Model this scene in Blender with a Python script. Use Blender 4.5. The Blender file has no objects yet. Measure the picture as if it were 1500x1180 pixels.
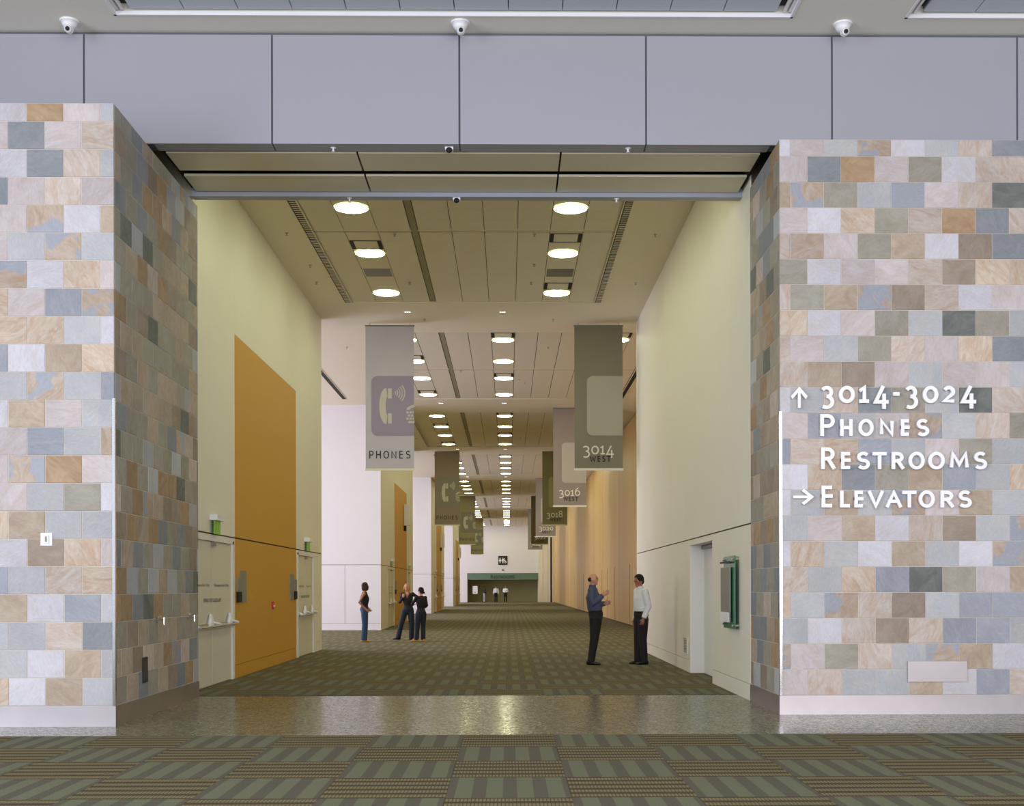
import bpy, math, random
from mathutils import Vector, Matrix, Euler
R = random.Random(7)
PI = math.pi
col = bpy.context.scene.collection
scene = bpy.context.scene

# ------------------------------------------------------------------ camera
F_PX, PX, PY, EYE = 1730.0, 765.0, 861.0, 1.51
YAW, ROLL = 0.012, 0.002
_F = Vector((math.sin(YAW), math.cos(YAW), 0))
_r0 = Vector((math.cos(YAW), -math.sin(YAW), 0)); _z = Vector((0, 0, 1))
_R = (_r0 * math.cos(ROLL) - _z * math.sin(ROLL)).normalized()
_U = (_z * math.cos(ROLL) + _r0 * math.sin(ROLL)).normalized()
cam_d = bpy.data.cameras.new('camera'); cam = bpy.data.objects.new('camera', cam_d); col.objects.link(cam)
m = Matrix((( _R.x, _U.x, -_F.x, 0), (_R.y, _U.y, -_F.y, 0), (_R.z, _U.z, -_F.z, EYE), (0, 0, 0, 1)))
cam.matrix_world = m
cam_d.sensor_width = 36; cam_d.lens = 36 * F_PX / 1500
cam_d.shift_x = (750 - PX) / 1500; cam_d.shift_y = (PY - 590) / 1500
cam_d.clip_start = 0.1; cam_d.clip_end = 500
scene.camera = cam

# ------------------------------------------------------------------ world, daylight, exposure
scene.view_settings.view_transform = 'Standard'; scene.view_settings.look = 'None'
scene.view_settings.gamma = 1; scene.view_settings.exposure = 0.0
scene.view_settings.use_curve_mapping = False
scene.cycles.max_bounces = 8; scene.cycles.diffuse_bounces = 5; scene.cycles.caustics_reflective = False
w = bpy.data.worlds.new('daylight'); scene.world = w; w.use_nodes = True
w.node_tree.nodes['Background'].inputs[0].default_value = (0.83, 0.88, 1.0, 1)
w.node_tree.nodes['Background'].inputs[1].default_value = 0.7

def area(name, loc, rot, sx, sy, power, color):
    l = bpy.data.lights.new(name, 'AREA'); l.shape = 'RECTANGLE'; l.size = sx; l.size_y = sy
    l.energy = power; l.color = color
    o = bpy.data.objects.new(name, l); o.location = loc; o.rotation_euler = rot; col.objects.link(o); return o
LOBBY_W, ALCOVE_W, LAMP_E = 2550, 1850, 30
# daylight through the tall lobby windows behind the viewer
area('lobby_window_light', (4.0, -7.0, 4.2), (PI/2, 0, 0), 18, 7.6, LOBBY_W, (0.97, 0.94, 1.0))
area('lobby_side_window_light', (-13.8, -1.0, 4.2), (PI/2, 0, -PI/2), 11, 7.6, LOBBY_W*1.0, (0.82, 0.86, 1.0))
# daylight through the windows at the outer end of each side alcove
for yy in (36.2, 64.0, 92.0, 120.0):
    area('alcove_window_light', (-15.7, yy, 4.0), (PI/2, 0, -PI/2), 12.6, 7.4, ALCOVE_W, (0.88, 0.82, 1.0))

# ------------------------------------------------------------------ helpers
def lin(c):
    return tuple(((x/255)/12.92 if x/255 <= 0.04045 else ((x/255+0.055)/1.055)**2.4) for x in c) + (1,)

def at(px, py, Y):
    """pixel -> point on the plane y = Y"""
    d = _F * F_PX + _R * (px - PX) + _U * (PY - py)
    t = Y / d.y
    return Vector((d.x*t, Y, EYE + d.z*t))

def tag(o, label=None, cat=None, group=None, kind=None):
    if label: o['label'] = label
    if cat: o['category'] = cat
    if group: o['group'] = group
    if kind: o['kind'] = kind
    return o

def root_loc(o):
    v = Vector((0, 0, 0))
    while o is not None:
        v += Vector(o.location); o = o.parent
    return v

class MB:
    def __init__(s): s.v = []; s.f = []; s.mi = []
    def add(s, vs, fs, mi=0):
        n = len(s.v); s.v += [tuple(p) for p in vs]; s.f += [tuple(i+n for i in f) for f in fs]; s.mi += [mi]*len(fs); return s
    def box(s, x0, x1, y0, y1, z0, z1, mi=0):
        vs = [(x0,y0,z0),(x1,y0,z0),(x1,y1,z0),(x0,y1,z0),(x0,y0,z1),(x1,y0,z1),(x1,y1,z1),(x0,y1,z1)]
        return s.add(vs, [(0,3,2,1),(4,5,6,7),(0,1,5,4),(1,2,6,5),(2,3,7,6),(3,0,4,7)], mi)
    def cyl(s, a, b, r0, r1=None, n=16, mi=0):
        r1 = r0 if r1 is None else r1
        a, b = Vector(a), Vector(b); t = (b-a).normalized()
        h = Vector((0,0,1)) if abs(t.z) < .9 else Vector((1,0,0))
        u = t.cross(h).normalized(); w_ = t.cross(u)
        vs = []
        for c, r in ((a, r0), (b, r1)):
            for i in range(n):
                q = 2*PI*i/n; vs.append(c + u*r*math.cos(q) + w_*r*math.sin(q))
        fs = [(i, (i+1) % n, n+(i+1) % n, n+i) for i in range(n)]
        fs.append(tuple(range(n-1, -1, -1))); fs.append(tuple(range(n, 2*n)))
        return s.add(vs, fs, mi)
    def sphere(s, c, rx, ry, rz, nu=12, nv=8, fn=None, mi=0):
        c = Vector(c); vs = [(0,0,1)]
        for j in range(1, nv):
            t = PI*j/nv
            for i in range(nu):
                p = 2*PI*i/nu; vs.append((math.sin(t)*math.cos(p), math.sin(t)*math.sin(p), math.cos(t)))
        vs.append((0,0,-1))
        out = []
        for q in vs:
            if fn: q = fn(q)
            out.append((c.x+q[0]*rx, c.y+q[1]*ry, c.z+q[2]*rz))
        fs = [(0, 1+i, 1+(i+1) % nu) for i in range(nu)]
        for j in range(nv-2):
            for i in range(nu):
                a = 1+j*nu+i; b = 1+j*nu+(i+1) % nu; fs.append((a, a+nu, b+nu, b))
        L = len(vs)-1
        fs += [(L, L-nu+(i+1) % nu, L-nu+i) for i in range(nu)]
        return s.add(out, fs, mi)
    def loft(s, secs, hint=(0,1,0), n=14, mi=0):
        """secs: (centre, radius along hint, radius across)"""
        P = [Vector(c[0]) for c in secs]; rings = []
        for i, (c, a, b) in enumerate(secs):
            t = (P[min(i+1, len(P)-1)] - P[max(i-1, 0)]).normalized()
            h = Vector(hint); h = (h - t*h.dot(t))
            if h.length < 1e-3: h = Vector((1,0,0)) - t*t.x
            h.normalize(); d = t.cross(h)
            rings.append([Vector(c) + h*a*math.cos(2*PI*k/n) + d*b*math.sin(2*PI*k/n) for k in range(n)])
        vs = [p for r in rings for p in r]; fs = []
        for j in range(len(rings)-1):
            for k in range(n):
                fs.append((j*n+k, j*n+(k+1) % n, (j+1)*n+(k+1) % n, (j+1)*n+k))
        fs.append(tuple(range(n-1, -1, -1))); fs.append(tuple(range((len(rings)-1)*n, len(rings)*n)))
        return s.add(vs, fs, mi)
    def mesh(s, name, mats, off=(0,0,0), smooth=False):
        me = bpy.data.meshes.new(name)
        o = Vector(off)
        me.from_pydata([(p[0]-o.x, p[1]-o.y, p[2]-o.z) for p in s.v], [], s.f)
        if not isinstance(mats, (list, tuple)): mats = [mats]
        for q in mats: me.materials.append(q)
        if len(mats) > 1: me.polygons.foreach_set('material_index', s.mi)
        if smooth: me.polygons.foreach_set('use_smooth', [True]*len(me.polygons))
        me.update(); return me
    def build(s, name, mats, parent=None, smooth=False, origin=None):
        if parent is not None:
            off = root_loc(parent)
            me = s.mesh(name, mats, off, smooth)
            ob = bpy.data.objects.new(name, me); ob.parent = parent
        else:
            off = origin or (0,0,0)
            me = s.mesh(name, mats, off, smooth)
            ob = bpy.data.objects.new(name, me); ob.location = off
        col.objects.link(ob); return ob

def thing(name, label, cat, loc, group=None):
    o = bpy.data.objects.new(name, None); o.location = loc; o.empty_display_size = .1
    col.objects.link(o); return tag(o, label, cat, group)
def structure(name, label=None, cat=None):
    o = bpy.data.objects.new(name, None); col.objects.link(o); o['kind'] = 'structure'
    if label: o['label'] = label
    if cat: o['category'] = cat
    return o
def inst(me, name, loc, parent, rotz=0, mat=None, tilt=(0,0)):
    o = bpy.data.objects.new(name, me)
    o.location = Vector(loc) - root_loc(parent); o.rotation_euler = (tilt[0], tilt[1], rotz); o.parent = parent
    col.objects.link(o)
    if mat is not None:
        o.material_slots[0].link = 'OBJECT'; o.material_slots[0].material = mat
    return o

# ------------------------------------------------------------------ materials
def newmat(name):
    m = bpy.data.materials.new(name); m.use_nodes = True
    return m, m.node_tree.nodes, m.node_tree.links, m.node_tree.nodes['Principled BSDF']
def N(nt, t, **kw):
    n = nt.new(t)
    for k, v in kw.items():
        if k.startswith('i_'):
            n.inputs[int(k[2:])].default_value = v
        else: setattr(n, k, v)
    return n
def math_(nt, lk, op, a, b=None, c=None):
    n = nt.new('ShaderNodeMath'); n.operation = op
    for i, x in enumerate((a, b, c)):
        if x is None: continue
        if isinstance(x, (int, float)): n.inputs[i].default_value = x
        else: lk.new(x, n.inputs[i])
    return n.outputs[0]
def mix_(nt, lk, fac, a, b, mode='MIX'):
    n = nt.new('ShaderNodeMix'); n.data_type = 'RGBA'; n.blend_type = mode
    for i, x in ((0, fac), (6, a), (7, b)):
        if isinstance(x, (int, float)): n.inputs[i].default_value = x
        elif isinstance(x, tuple): n.inputs[i].default_value = x
        else: lk.new(x, n.inputs[i])
    return n.outputs[2]
def plain(name, rgb, rough=.6, metal=0, var=.04, scale=3.0, bump=0.0, bscale=80, spec=None):
    m, nt, lk, b = newmat(name)
    tc = nt.new('ShaderNodeTexCoord')
    nz = N(nt, 'ShaderNodeTexNoise'); nz.inputs['Scale'].default_value = scale; nz.inputs['Detail'].default_value = 4
    lk.new(tc.outputs['Object'], nz.inputs['Vector'])
    c = lin(rgb); lo = tuple(x*(1-var) for x in c[:3])+(1,); hi = tuple(min(1, x*(1+var)) for x in c[:3])+(1,)
    lk.new(mix_(nt, lk, nz.outputs[0], lo, hi), b.inputs['Base Color'])
    b.inputs['Roughness'].default_value = rough; b.inputs['Metallic'].default_value = metal
    if spec is not None: b.inputs['Specular IOR Level'].default_value = spec
    if bump:
        n2 = N(nt, 'ShaderNodeTexNoise'); n2.inputs['Scale'].default_value = bscale
        lk.new(tc.outputs['Object'], n2.inputs['Vector'])
        bp = nt.new('ShaderNodeBump'); bp.inputs['Strength'].default_value = bump; bp.inputs['Distance'].default_value = .01
        lk.new(n2.outputs[0], bp.inputs['Height']); lk.new(bp.outputs[0], b.inputs['Normal'])
    return m
def emit(name, rgb, strength):
    m, nt, lk, b = newmat(name)
    b.inputs['Base Color'].default_value = lin(rgb)
    b.inputs['Emission Color'].default_value = lin(rgb); b.inputs['Emission Strength'].default_value = strength
    return m

def stone(name, base, sec, amt, streak=9.0, third=None):
    m, nt, lk, b = newmat(name)
    tc = nt.new('ShaderNodeTexCoord'); oi = nt.new('ShaderNodeObjectInfo'); ge = nt.new('ShaderNodeNewGeometry')
    rnd = math_(nt, lk, 'FRACT', math_(nt, lk, 'ADD', oi.outputs['Random'], ge.outputs['Random Per Island']))
    off = math_(nt, lk, 'MULTIPLY', rnd, 61.0)
    vr = nt.new('ShaderNodeVectorRotate'); vr.rotation_type = 'Y_AXIS'
    lk.new(tc.outputs['Object'], vr.inputs['Vector'])
    lk.new(math_(nt, lk, 'MULTIPLY', math_(nt, lk, 'FRACT', math_(nt, lk, 'MULTIPLY', rnd, 17.3)), PI), vr.inputs['Angle'])
    add = N(nt, 'ShaderNodeVectorMath', operation='ADD'); lk.new(vr.outputs[0], add.inputs[0])
    cb = nt.new('ShaderNodeCombineXYZ')
    for i in range(3): lk.new(off, cb.inputs[i])
    lk.new(cb.outputs[0], add.inputs[1])
    sc = N(nt, 'ShaderNodeVectorMath', operation='MULTIPLY'); lk.new(add.outputs[0], sc.inputs[0]); sc.inputs[1].default_value = (1.6, 3, streak*.9)
    n1 = N(nt, 'ShaderNodeTexNoise'); n1.inputs['Scale'].default_value = 1.7; n1.inputs['Detail'].default_value = 6; n1.inputs['Roughness'].default_value = .62
    n1.inputs['Distortion'].default_value = 1.6
    lk.new(sc.outputs[0], n1.inputs['Vector'])
    rp = nt.new('ShaderNodeValToRGB'); rp.color_ramp.elements[0].position = .56-amt*.42; rp.color_ramp.elements[1].position = .90-amt*.30
    lk.new(n1.outputs[0], rp.inputs[0])
    c1 = mix_(nt, lk, rp.outputs[0], lin(base), lin(sec))
    n2 = N(nt, 'ShaderNodeTexNoise'); n2.inputs['Scale'].default_value = 2.6; n2.inputs['Detail'].default_value = 3
    lk.new(add.outputs[0], n2.inputs['Vector'])
    if third:
        r3 = nt.new('ShaderNodeValToRGB'); r3.color_ramp.elements[0].position = .50; r3.color_ramp.elements[1].position = .54
        lk.new(n2.outputs[0], r3.inputs[0])
        c1 = mix_(nt, lk, r3.outputs[0], c1, lin(third))
    n3 = N(nt, 'ShaderNodeTexNoise'); n3.inputs['Scale'].default_value = 42; n3.inputs['Detail'].default_value = 5
    sc2 = N(nt, 'ShaderNodeVectorMath', operation='MULTIPLY'); lk.new(add.outputs[0], sc2.inputs[0]); sc2.inputs[1].default_value = (.5, 1, 1.4)
    lk.new(sc2.outputs[0], n3.inputs['Vector'])
    val = math_(nt, lk, 'ADD', math_(nt, lk, 'MULTIPLY', n3.outputs[0], .34), math_(nt, lk, 'MULTIPLY', math_(nt, lk, 'FRACT', math_(nt, lk, 'MULTIPLY', rnd, 7.7)), .22))
    val = math_(nt, lk, 'ADD', val, math_(nt, lk, 'MULTIPLY', n2.outputs[0], .3))
    hs = nt.new('ShaderNodeHueSaturation'); hs.inputs['Saturation'].default_value = 1.0
    lk.new(math_(nt, lk, 'ADD', val, .56), hs.inputs['Value']); lk.new(c1, hs.inputs['Color'])
    lk.new(hs.outputs[0], b.inputs['Base Color'])
    b.inputs['Roughness'].default_value = .62
    bp = nt.new('ShaderNodeBump'); bp.inputs['Strength'].default_value = .25; bp.inputs['Distance'].default_value = .006
    lk.new(math_(nt, lk, 'ADD', n3.outputs[0], math_(nt, lk, 'MULTIPLY', n1.outputs[0], 2)), bp.inputs['Height']); lk.new(bp.outputs[0], b.inputs['Normal'])
    return m
ST = {
 'w': stone('stone_pale', (198,196,202), (190,182,178), .25, 3),
 'p': stone('stone_pink_beige', (193,185,185), (180,166,158), .45, 4),
 'c': stone('stone_cream', (196,187,179), (176,152,130), .5, 5),
 'r': stone('stone_rusty', (198,186,170), (176,144,114), .5, 5),
 'o': stone('stone_ochre', (168,144,114), (146,116,82), .5, 3),
 't': stone('stone_tan', (178,164,146), (158,138,114), .45, 3),
 'n': stone('stone_brown', (154,140,126), (134,118,100), .45, 3),
 'k': stone('stone_khaki', (158,154,142), (142,134,114), .45, 2.5),
 'g': stone('stone_grey', (172,174,177), (184,180,176), .3, 2.5),
 'b': stone('stone_blue_grey', (146,150,159), (162,163,168), .3, 4),
 's': stone('stone_slate', (128,134,138), (144,146,148), .4, 3),
 'd': stone('stone_dark', (94,98,94), (122,126,118), .4, 3),
 'm': stone('stone_mixed', (182,168,154), (162,136,110), .5, 4, (152,156,164)),
}
M = {}
M['grout'] = plain('grout', (206,198,188), .8)
M['white_wall'] = plain('white_painted_panel', (228,224,208), .55, var=.015)
M['white_wall2'] = plain('white_painted_wall', (222,220,224), .6, var=.01)
M['dark_gap'] = plain('dark_reveal', (70,62,50), .8)
M['black'] = plain('black_recess', (8,8,8), .7)
M['orange'] = plain('ochre_painted_panel', (200,148,42), .55, var=.02)
M['gyp'] = plain('ceiling_plaster', (232,224,202), .8, var=.01)
M['lobby_ceiling'] = plain('lobby_ceiling_plaster', (230,228,218), .8, var=.01)
M['ctile'] = plain('acoustic_tile', (222,216,196), .9, var=.03, scale=8, bump=.15, bscale=200)
M['channel'] = plain('olive_channel', (150,144,116), .8)
M['lctile'] = plain('lobby_acoustic_tile', (196,204,212), .9, var=.02, scale=8)
M['trimwhite'] = plain('white_trim', (232,232,234), .4)
M['header'] = plain('grey_header_panel', (160,160,168), .6, var=.01)
M['header_gap'] = plain('header_joint', (92,98,104), .7)
M['soffit'] = plain('soffit_panel', (212,206,180), .35, var=.02)
M['soffit_bar'] = plain('soffit_bar', (158,162,174), .4)
M['steel'] = plain('brushed_stainless_steel', (178,172,172), .42, 1.0, var=.12, scale=3)
M['steel2'] = plain('polished_steel', (225,225,228), .18, 1.0, var=.02)
M['chrome'] = plain('chrome_hardware', (220,220,224), .2, .9)
M['device_grey'] = plain('grey_device', (138,136,124), .5, .3)
M['red'] = plain('red_enamel', (190,30,30), .4)
M['green_sign'] = plain('green_acrylic', (120,200,60), .3)
M['door'] = plain('painted_door', (214,208,188), .5, var=.01)
M['doorframe'] = plain('white_door_frame', (226,224,218), .45, var=.01)
M['lens'] = emit('lamp_lens', (250, 254, 206), LAMP_E)
M['lamp_ring'] = plain('lamp_ring', (225,222,210), .4)
M['small_lamp'] = emit('small_lamp_lens', (255,240,230), 6)
M['letters'] = plain('white_letter', (240,240,244), .35, var=.0)
M['text_dark'] = plain('dark_print', (45,40,38), .6)
M['text_white'] = plain('white_print', (235,232,222), .6)
M['glass_green'] = plain('green_edge_glass', (60,130,92), .15)
M['beam_green'] = plain('green_glass_lintel', (92,120,98), .25)
M['restroom'] = plain('dark_olive_wall', (146,142,96), .7)
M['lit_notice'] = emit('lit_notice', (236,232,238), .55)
M['sign_black'] = plain('black_sign', (18,20,20), .4)
M['plastic'] = plain('white_plastic', (232,232,234), .35)

def wood():
    m, nt, lk, b = newmat('maple_veneer')
    tc = nt.new('ShaderNodeTexCoord'); oi = nt.new('ShaderNodeObjectInfo')
    sc = N(nt, 'ShaderNodeVectorMath', operation='MULTIPLY'); lk.new(tc.outputs['Object'], sc.inputs[0]); sc.inputs[1].default_value = (6, 9, .5)
    ad = N(nt, 'ShaderNodeVectorMath', operation='ADD'); lk.new(sc.outputs[0], ad.inputs[0])
    cb = nt.new('ShaderNodeCombineXYZ'); lk.new(math_(nt, lk, 'MULTIPLY', oi.outputs['Random'], 50.0), cb.inputs[1]); lk.new(cb.outputs[0], ad.inputs[1])
    n1 = N(nt, 'ShaderNodeTexNoise'); n1.inputs['Scale'].default_value = 1.2; n1.inputs['Detail'].default_value = 5; lk.new(ad.outputs[0], n1.inputs['Vector'])
    c = mix_(nt, lk, n1.outputs[0], lin((180,140,74)), lin((210,176,108)))
    hs = nt.new('ShaderNodeHueSaturation'); lk.new(math_(nt, lk, 'MULTIPLY_ADD', oi.outputs['Random'], .18, .9), hs.inputs['Value']); lk.new(c, hs.inputs['Color'])
    lk.new(hs.outputs[0], b.inputs['Base Color']); b.inputs['Roughness'].default_value = .45
    return m
M['wood'] = wood()

def carpet():
    m, nt, lk, b = newmat('patterned_carpet')
    T = 0.914
    ge = nt.new('ShaderNodeNewGeometry'); sp = nt.new('ShaderNodeSeparateXYZ'); lk.new(ge.outputs['Position'], sp.inputs[0])
    X = math_(nt, lk, 'DIVIDE', math_(nt, lk, 'ADD', sp.outputs[0], 0.457 + T*200), T)
    Y = math_(nt, lk, 'DIVIDE', math_(nt, lk, 'ADD', sp.outputs[1], T*100 - 12.17), T)
    par = math_(nt, lk, 'MODULO', math_(nt, lk, 'ADD', math_(nt, lk, 'FLOOR', X), math_(nt, lk, 'FLOOR', Y)), 2.0)  # 0/1
    u = math_(nt, lk, 'FRACT', X); v = math_(nt, lk, 'FRACT', Y)
    n = N(nt, 'ShaderNodeTexNoise'); n.inputs['Scale'].default_value = 95; n.inputs['Detail'].default_value = 4; lk.new(ge.outputs['Position'], n.inputs['Vector'])
    n2 = N(nt, 'ShaderNodeTexNoise'); n2.inputs['Scale'].default_value = 260; n2.inputs['Detail'].default_value = 2; lk.new(ge.outputs['Position'], n2.inputs['Vector'])
    wob = math_(nt, lk, 'MULTIPLY', math_(nt, lk, 'SUBTRACT', n.outputs[0], .5), .06)
    # bars
    fu = math_(nt, lk, 'FRACT', math_(nt, lk, 'ADD', math_(nt, lk, 'MULTIPLY', u, 4.0), wob))
    bar = math_(nt, lk, 'LESS_THAN', math_(nt, lk, 'ABSOLUTE', math_(nt, lk, 'SUBTRACT', fu, .55)), .27)
    # ribs
    fv = math_(nt, lk, 'FRACT', math_(nt, lk, 'ADD', math_(nt, lk, 'MULTIPLY', v, 5.0), wob))
    rib = math_(nt, lk, 'LESS_THAN', math_(nt, lk, 'ABSOLUTE', math_(nt, lk, 'SUBTRACT', fv, .5)), .28)
    dash = math_(nt, lk, 'GREATER_THAN', math_(nt, lk, 'FRACT', math_(nt, lk, 'ADD', math_(nt, lk, 'MULTIPLY', u, 34.0), wob)), .3)
    dark = mix_(nt, lk, n2.outputs[0], lin((80,76,64)), lin((114,108,92)))
    barc = mix_(nt, lk, n2.outputs[0], lin((106,107,86)), lin((122,123,99)))
    ribc = mix_(nt, lk, dash, lin((92,84,60)), lin((132,122,88)))
    barb = mix_(nt, lk, bar, dark, barc)
    ribb = mix_(nt, lk, rib, lin((80,72,54)), ribc)
    c = mix_(nt, lk, par, barb, ribb)
    vv = math_(nt, lk, 'MULTIPLY_ADD', n.outputs[0], .8, .6)
    hs = nt.new('ShaderNodeHueSaturation'); lk.new(vv, hs.inputs['Value']); lk.new(c, hs.inputs['Color'])
    lk.new(hs.outputs[0], b.inputs['Base Color']); b.inputs['Roughness'].default_value = .95; b.inputs['Specular IOR Level'].default_value = .15
    bp = nt.new('ShaderNodeBump'); bp.inputs['Strength'].default_value = .5; bp.inputs['Distance'].default_value = .01
    lk.new(n.outputs[0], bp.inputs['Height']); lk.new(bp.outputs[0], b.inputs['Normal'])
    return m
M['carpet'] = carpet()
def terrazzo():
    m, nt, lk, b = newmat('terrazzo')
    ge = nt.new('ShaderNodeNewGeometry')
    v = N(nt, 'ShaderNodeTexVoronoi'); v.inputs['Scale'].default_value = 38; lk.new(ge.outputs['Position'], v.inputs['Vector'])
    rp = nt.new('ShaderNodeValToRGB'); e = rp.color_ramp.elements
    e[0].position = 0; e[0].color = lin((94,94,76)); e[1].position = 1; e[1].color = lin((218,210,182))
    for p, c_ in ((.3, (118,116,94)), (.6, (140,136,110)), (.8, (104,98,78))):
        q = e.new(p); q.color = lin(c_)
    rp.color_ramp.interpolation = 'CONSTANT'
    sp = nt.new('ShaderNodeSeparateColor'); lk.new(v.outputs['Color'], sp.inputs[0]); lk.new(sp.outputs[0], rp.inputs[0])
    lk.new(rp.outputs[0], b.inputs['Base Color']); b.inputs['Roughness'].default_value = .15; b.inputs['IOR'].default_value = 1.2
    rr = math_(nt, lk, 'MULTIPLY_ADD', sp.outputs[1], .18, .13); lk.new(rr, b.inputs['Roughness'])
    n = N(nt, 'ShaderNodeTexNoise'); n.inputs['Scale'].default_value = 30; lk.new(ge.outputs['Position'], n.inputs['Vector'])
    bp = nt.new('ShaderNodeBump'); bp.inputs['Strength'].default_value = .05; bp.inputs['Distance'].default_value = .01
    lk.new(n.outputs[0], bp.inputs['Height']); lk.new(bp.outputs[0], b.inputs['Normal'])
    return m
M['terrazzo'] = terrazzo()

# ------------------------------------------------------------------ setting: floors
XL, XR, ZC = -4.60, 3.23, 8.15          # corridor walls and ceiling height
Y_END = 127.0
T = .914
fl = MB().box(-14, 14, -8, 12.17, -.25, -.012).build('floor', M['dark_gap']); tag(fl, kind='structure')
tile = MB().box(-T/2+.001, T/2-.001, -T/2+.001, T/2-.001, -.012, 0).mesh('carpet_tile', M['carpet'])
for i in range(-7, 8):
    for j in range(0, 9):
        inst(tile, 'carpet_tile', (i*T, 12.17 - T/2 - j*T, 0), fl)
rest = MB()
for i in range(-14, 15):
    for j in range(0, 22):
        if -7 <= i <= 7 and j < 9: continue
        x, y = i*T, 12.17 - T/2 - j*T
        rest.box(x-T/2+.001, x+T/2-.001, y-T/2+.001, y+T/2-.001, -.012, 0)
tag(rest.build('carpet_tiles', M['carpet'], fl), kind='stuff')
tz = MB().box(-14, 14, 12.17, 16.64, -.25, .001).build('floor', M['terrazzo']); tag(tz, kind='structure')
cf = MB().box(-16, 8, 16.64, 131, -.25, 0).build('floor', M['carpet']); tag(cf, kind='structure')
MB().box(-5.0, 3.5, 16.62, 16.66, 0.0, .004).build('edge_strip', M['dark_gap'], cf)

# ------------------------------------------------------------------ stone piers
TW, TH, G = .402, .305, .0055
def tile_mesh(wd, ht):
    b = .004; d = .022; w2, h2 = wd/2 - G/2, ht/2 - G/2
    # front face towards -y
    vs = [(-w2, 0, -h2), (w2, 0, -h2), (w2, 0, h2), (-w2, 0, h2),
          (-w2, -d+b, -h2), (w2, -d+b, -h2), (w2, -d+b, h2), (-w2, -d+b, h2),
          (-w2+b, -d, -h2+b), (w2-b, -d, -h2+b), (w2-b, -d, h2-b), (-w2+b, -d, h2-b)]
    fs = [(8, 9, 10, 11)] + [(i, (i+1) % 4, 4+(i+1) % 4, 4+i) for i in range(4)] + [(4+i, 4+(i+1) % 4, 8+(i+1) % 4, 8+i) for i in range(4)]
    return vs, fs
_tm = {}
def tile_me(wd, ht):
    k = (round(wd, 3), round(ht, 3))
    if k not in _tm:
        vs, fs = tile_mesh(*k); mb = MB(); mb.add(vs, fs); _tm[k] = mb.mesh('stone_tile', ST['w'])
    return _tm[k]
LF = "wopg pspc wscg spcp pmwt pgmg mwrp rpbm rrgw bwtr gmgb wtpg pbgt pmop pgkw rtgg wnrp bgcr twbg ggcs gwtg rwtg".split()
RF = "wpgmwgcs psopkwcc tmkgmpcd pwrkcosc cmpktwns kwppcnrr cktmncwp rwpkgdkg cpgkcprs ctnpgppg wgcskgdc pbgpmgck bcrbgpkg wrsktbgr wgtgmptg gptwcngm wrgwtgwm cgrbdkpt rgmcngbm gwcncbbg mpkcgmtw pcggtwbc".split()
BASE_H = .23
def row_z(i):      # row 0 is the cut course on top
    if i == 0: return BASE_H + 21*TH, .20
    return BASE_H + (21-i)*TH, TH
def pier(name, x_edge, side, y0, y1, rows, w_even, w_odd, r_even, r_odd, far_x):
    """side=-1: the pier stands left of its inner edge x_edge; +1: right of it"""
    ztop = BASE_H + 21*TH + .20
    xo = x_edge - side*(-.022)  # core plane behind the return tiles
    core = MB()
    a, b = sorted((x_edge + side*.004, far_x)); core.box(a, b, y0+.004, y1, 0, ztop)
    root = core.build(name, M['grout']); tag(root, kind='structure')
    extra = MB(); mats = list(ST.values()); keys = list(ST.keys())
    for i, row in enumerate(rows):
        z0, ht = row_z(i); zc = z0 + ht/2
        order = row[::-1] if side < 0 else row     # walk away from the inner edge
        x = x_edge; wdt = w_even if i % 2 == 0 else w_odd
        for j in range(40):
            if abs(x - far_x) < .2: break
            xc = x + side*wdt/2
            if j < len(order):
                inst(tile_me(wdt, ht), 'stone_tile', (xc, y0+.022 - R.uniform(0, .002), zc), root, 0, ST[order[j]], (R.uniform(-.003, .003), 0))
            else:
                vs, fs = tile_mesh(wdt, ht)
                extra.add([(p[0]+xc, p[1]+y0+.022, p[2]+zc) for p in vs], fs, keys.index(R.choice('wpcgbtkmrs')))
            x += side*wdt; wdt = TW
        # return face along the passage
        y = y0 + .022; wdt = r_even if i % 2 == 0 else r_odd
        code = row[-1] if side < 0 else row[0]
        while y < y1 - .02:
            wd = min(wdt, y1 - y); c = R.choice('kkkkkttttnnnssoodggckm')  # mix leans dark and olive, painting the passage's dim warm light into the tiles
            rz = PI/2 if side < 0 else -PI/2
            # tile's local -y must point at the passage: left pier faces +x, right pier faces -x
            inst(tile_me(wd, ht), 'stone_tile', (x_edge + side*.022 - side*R.uniform(0, .002)*-1*-1, y + wd/2, zc), root, rz, ST[c], (0, 0))
            y += wdt; wdt = TW
    tag(extra.build('stone_tiles', mats, root), kind='stuff')
    # stainless base and corner guard
    bs = MB(); a, b = sorted((x_edge + side*.0202, far_x))
    bs.box(a, b, y0-.012, y0+.02, 0, BASE_H-.004)
    bs.build('steel_base', M['steel'], root)
    bs = MB(); a, b = sorted((x_edge - side*.012, x_edge + side*.02)); bs.box(a, b, y0-.012, y1, 0, BASE_H-.004)
    bs.build('steel_base', M['steel'], root)
    g = MB()
    a, b = sorted((x_edge + side*.0001, x_edge + side*.024)); g.box(a, b, y0-.008, y0+.002, BASE_H, 3.6)
    a, b = sorted((x_edge - side*.008, x_edge)); g.box(a, b, y0-.008, y0+.03, BASE_H, 3.6)
    g.build('corner_guard', M['steel2'], root)
    return root
YPL, YPR = 13.01, 14.0
XPL, XPR = -4.315, 3.235
pl = pier('wall_left', XPL, -1, YPL, 16.5, LF, .15, .355, .19, .39, -11.0)
pr = pier('wall_right', XPR, 1, YPR, 15.70, RF, .127, .332, .10, .30, 11.0)

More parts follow.
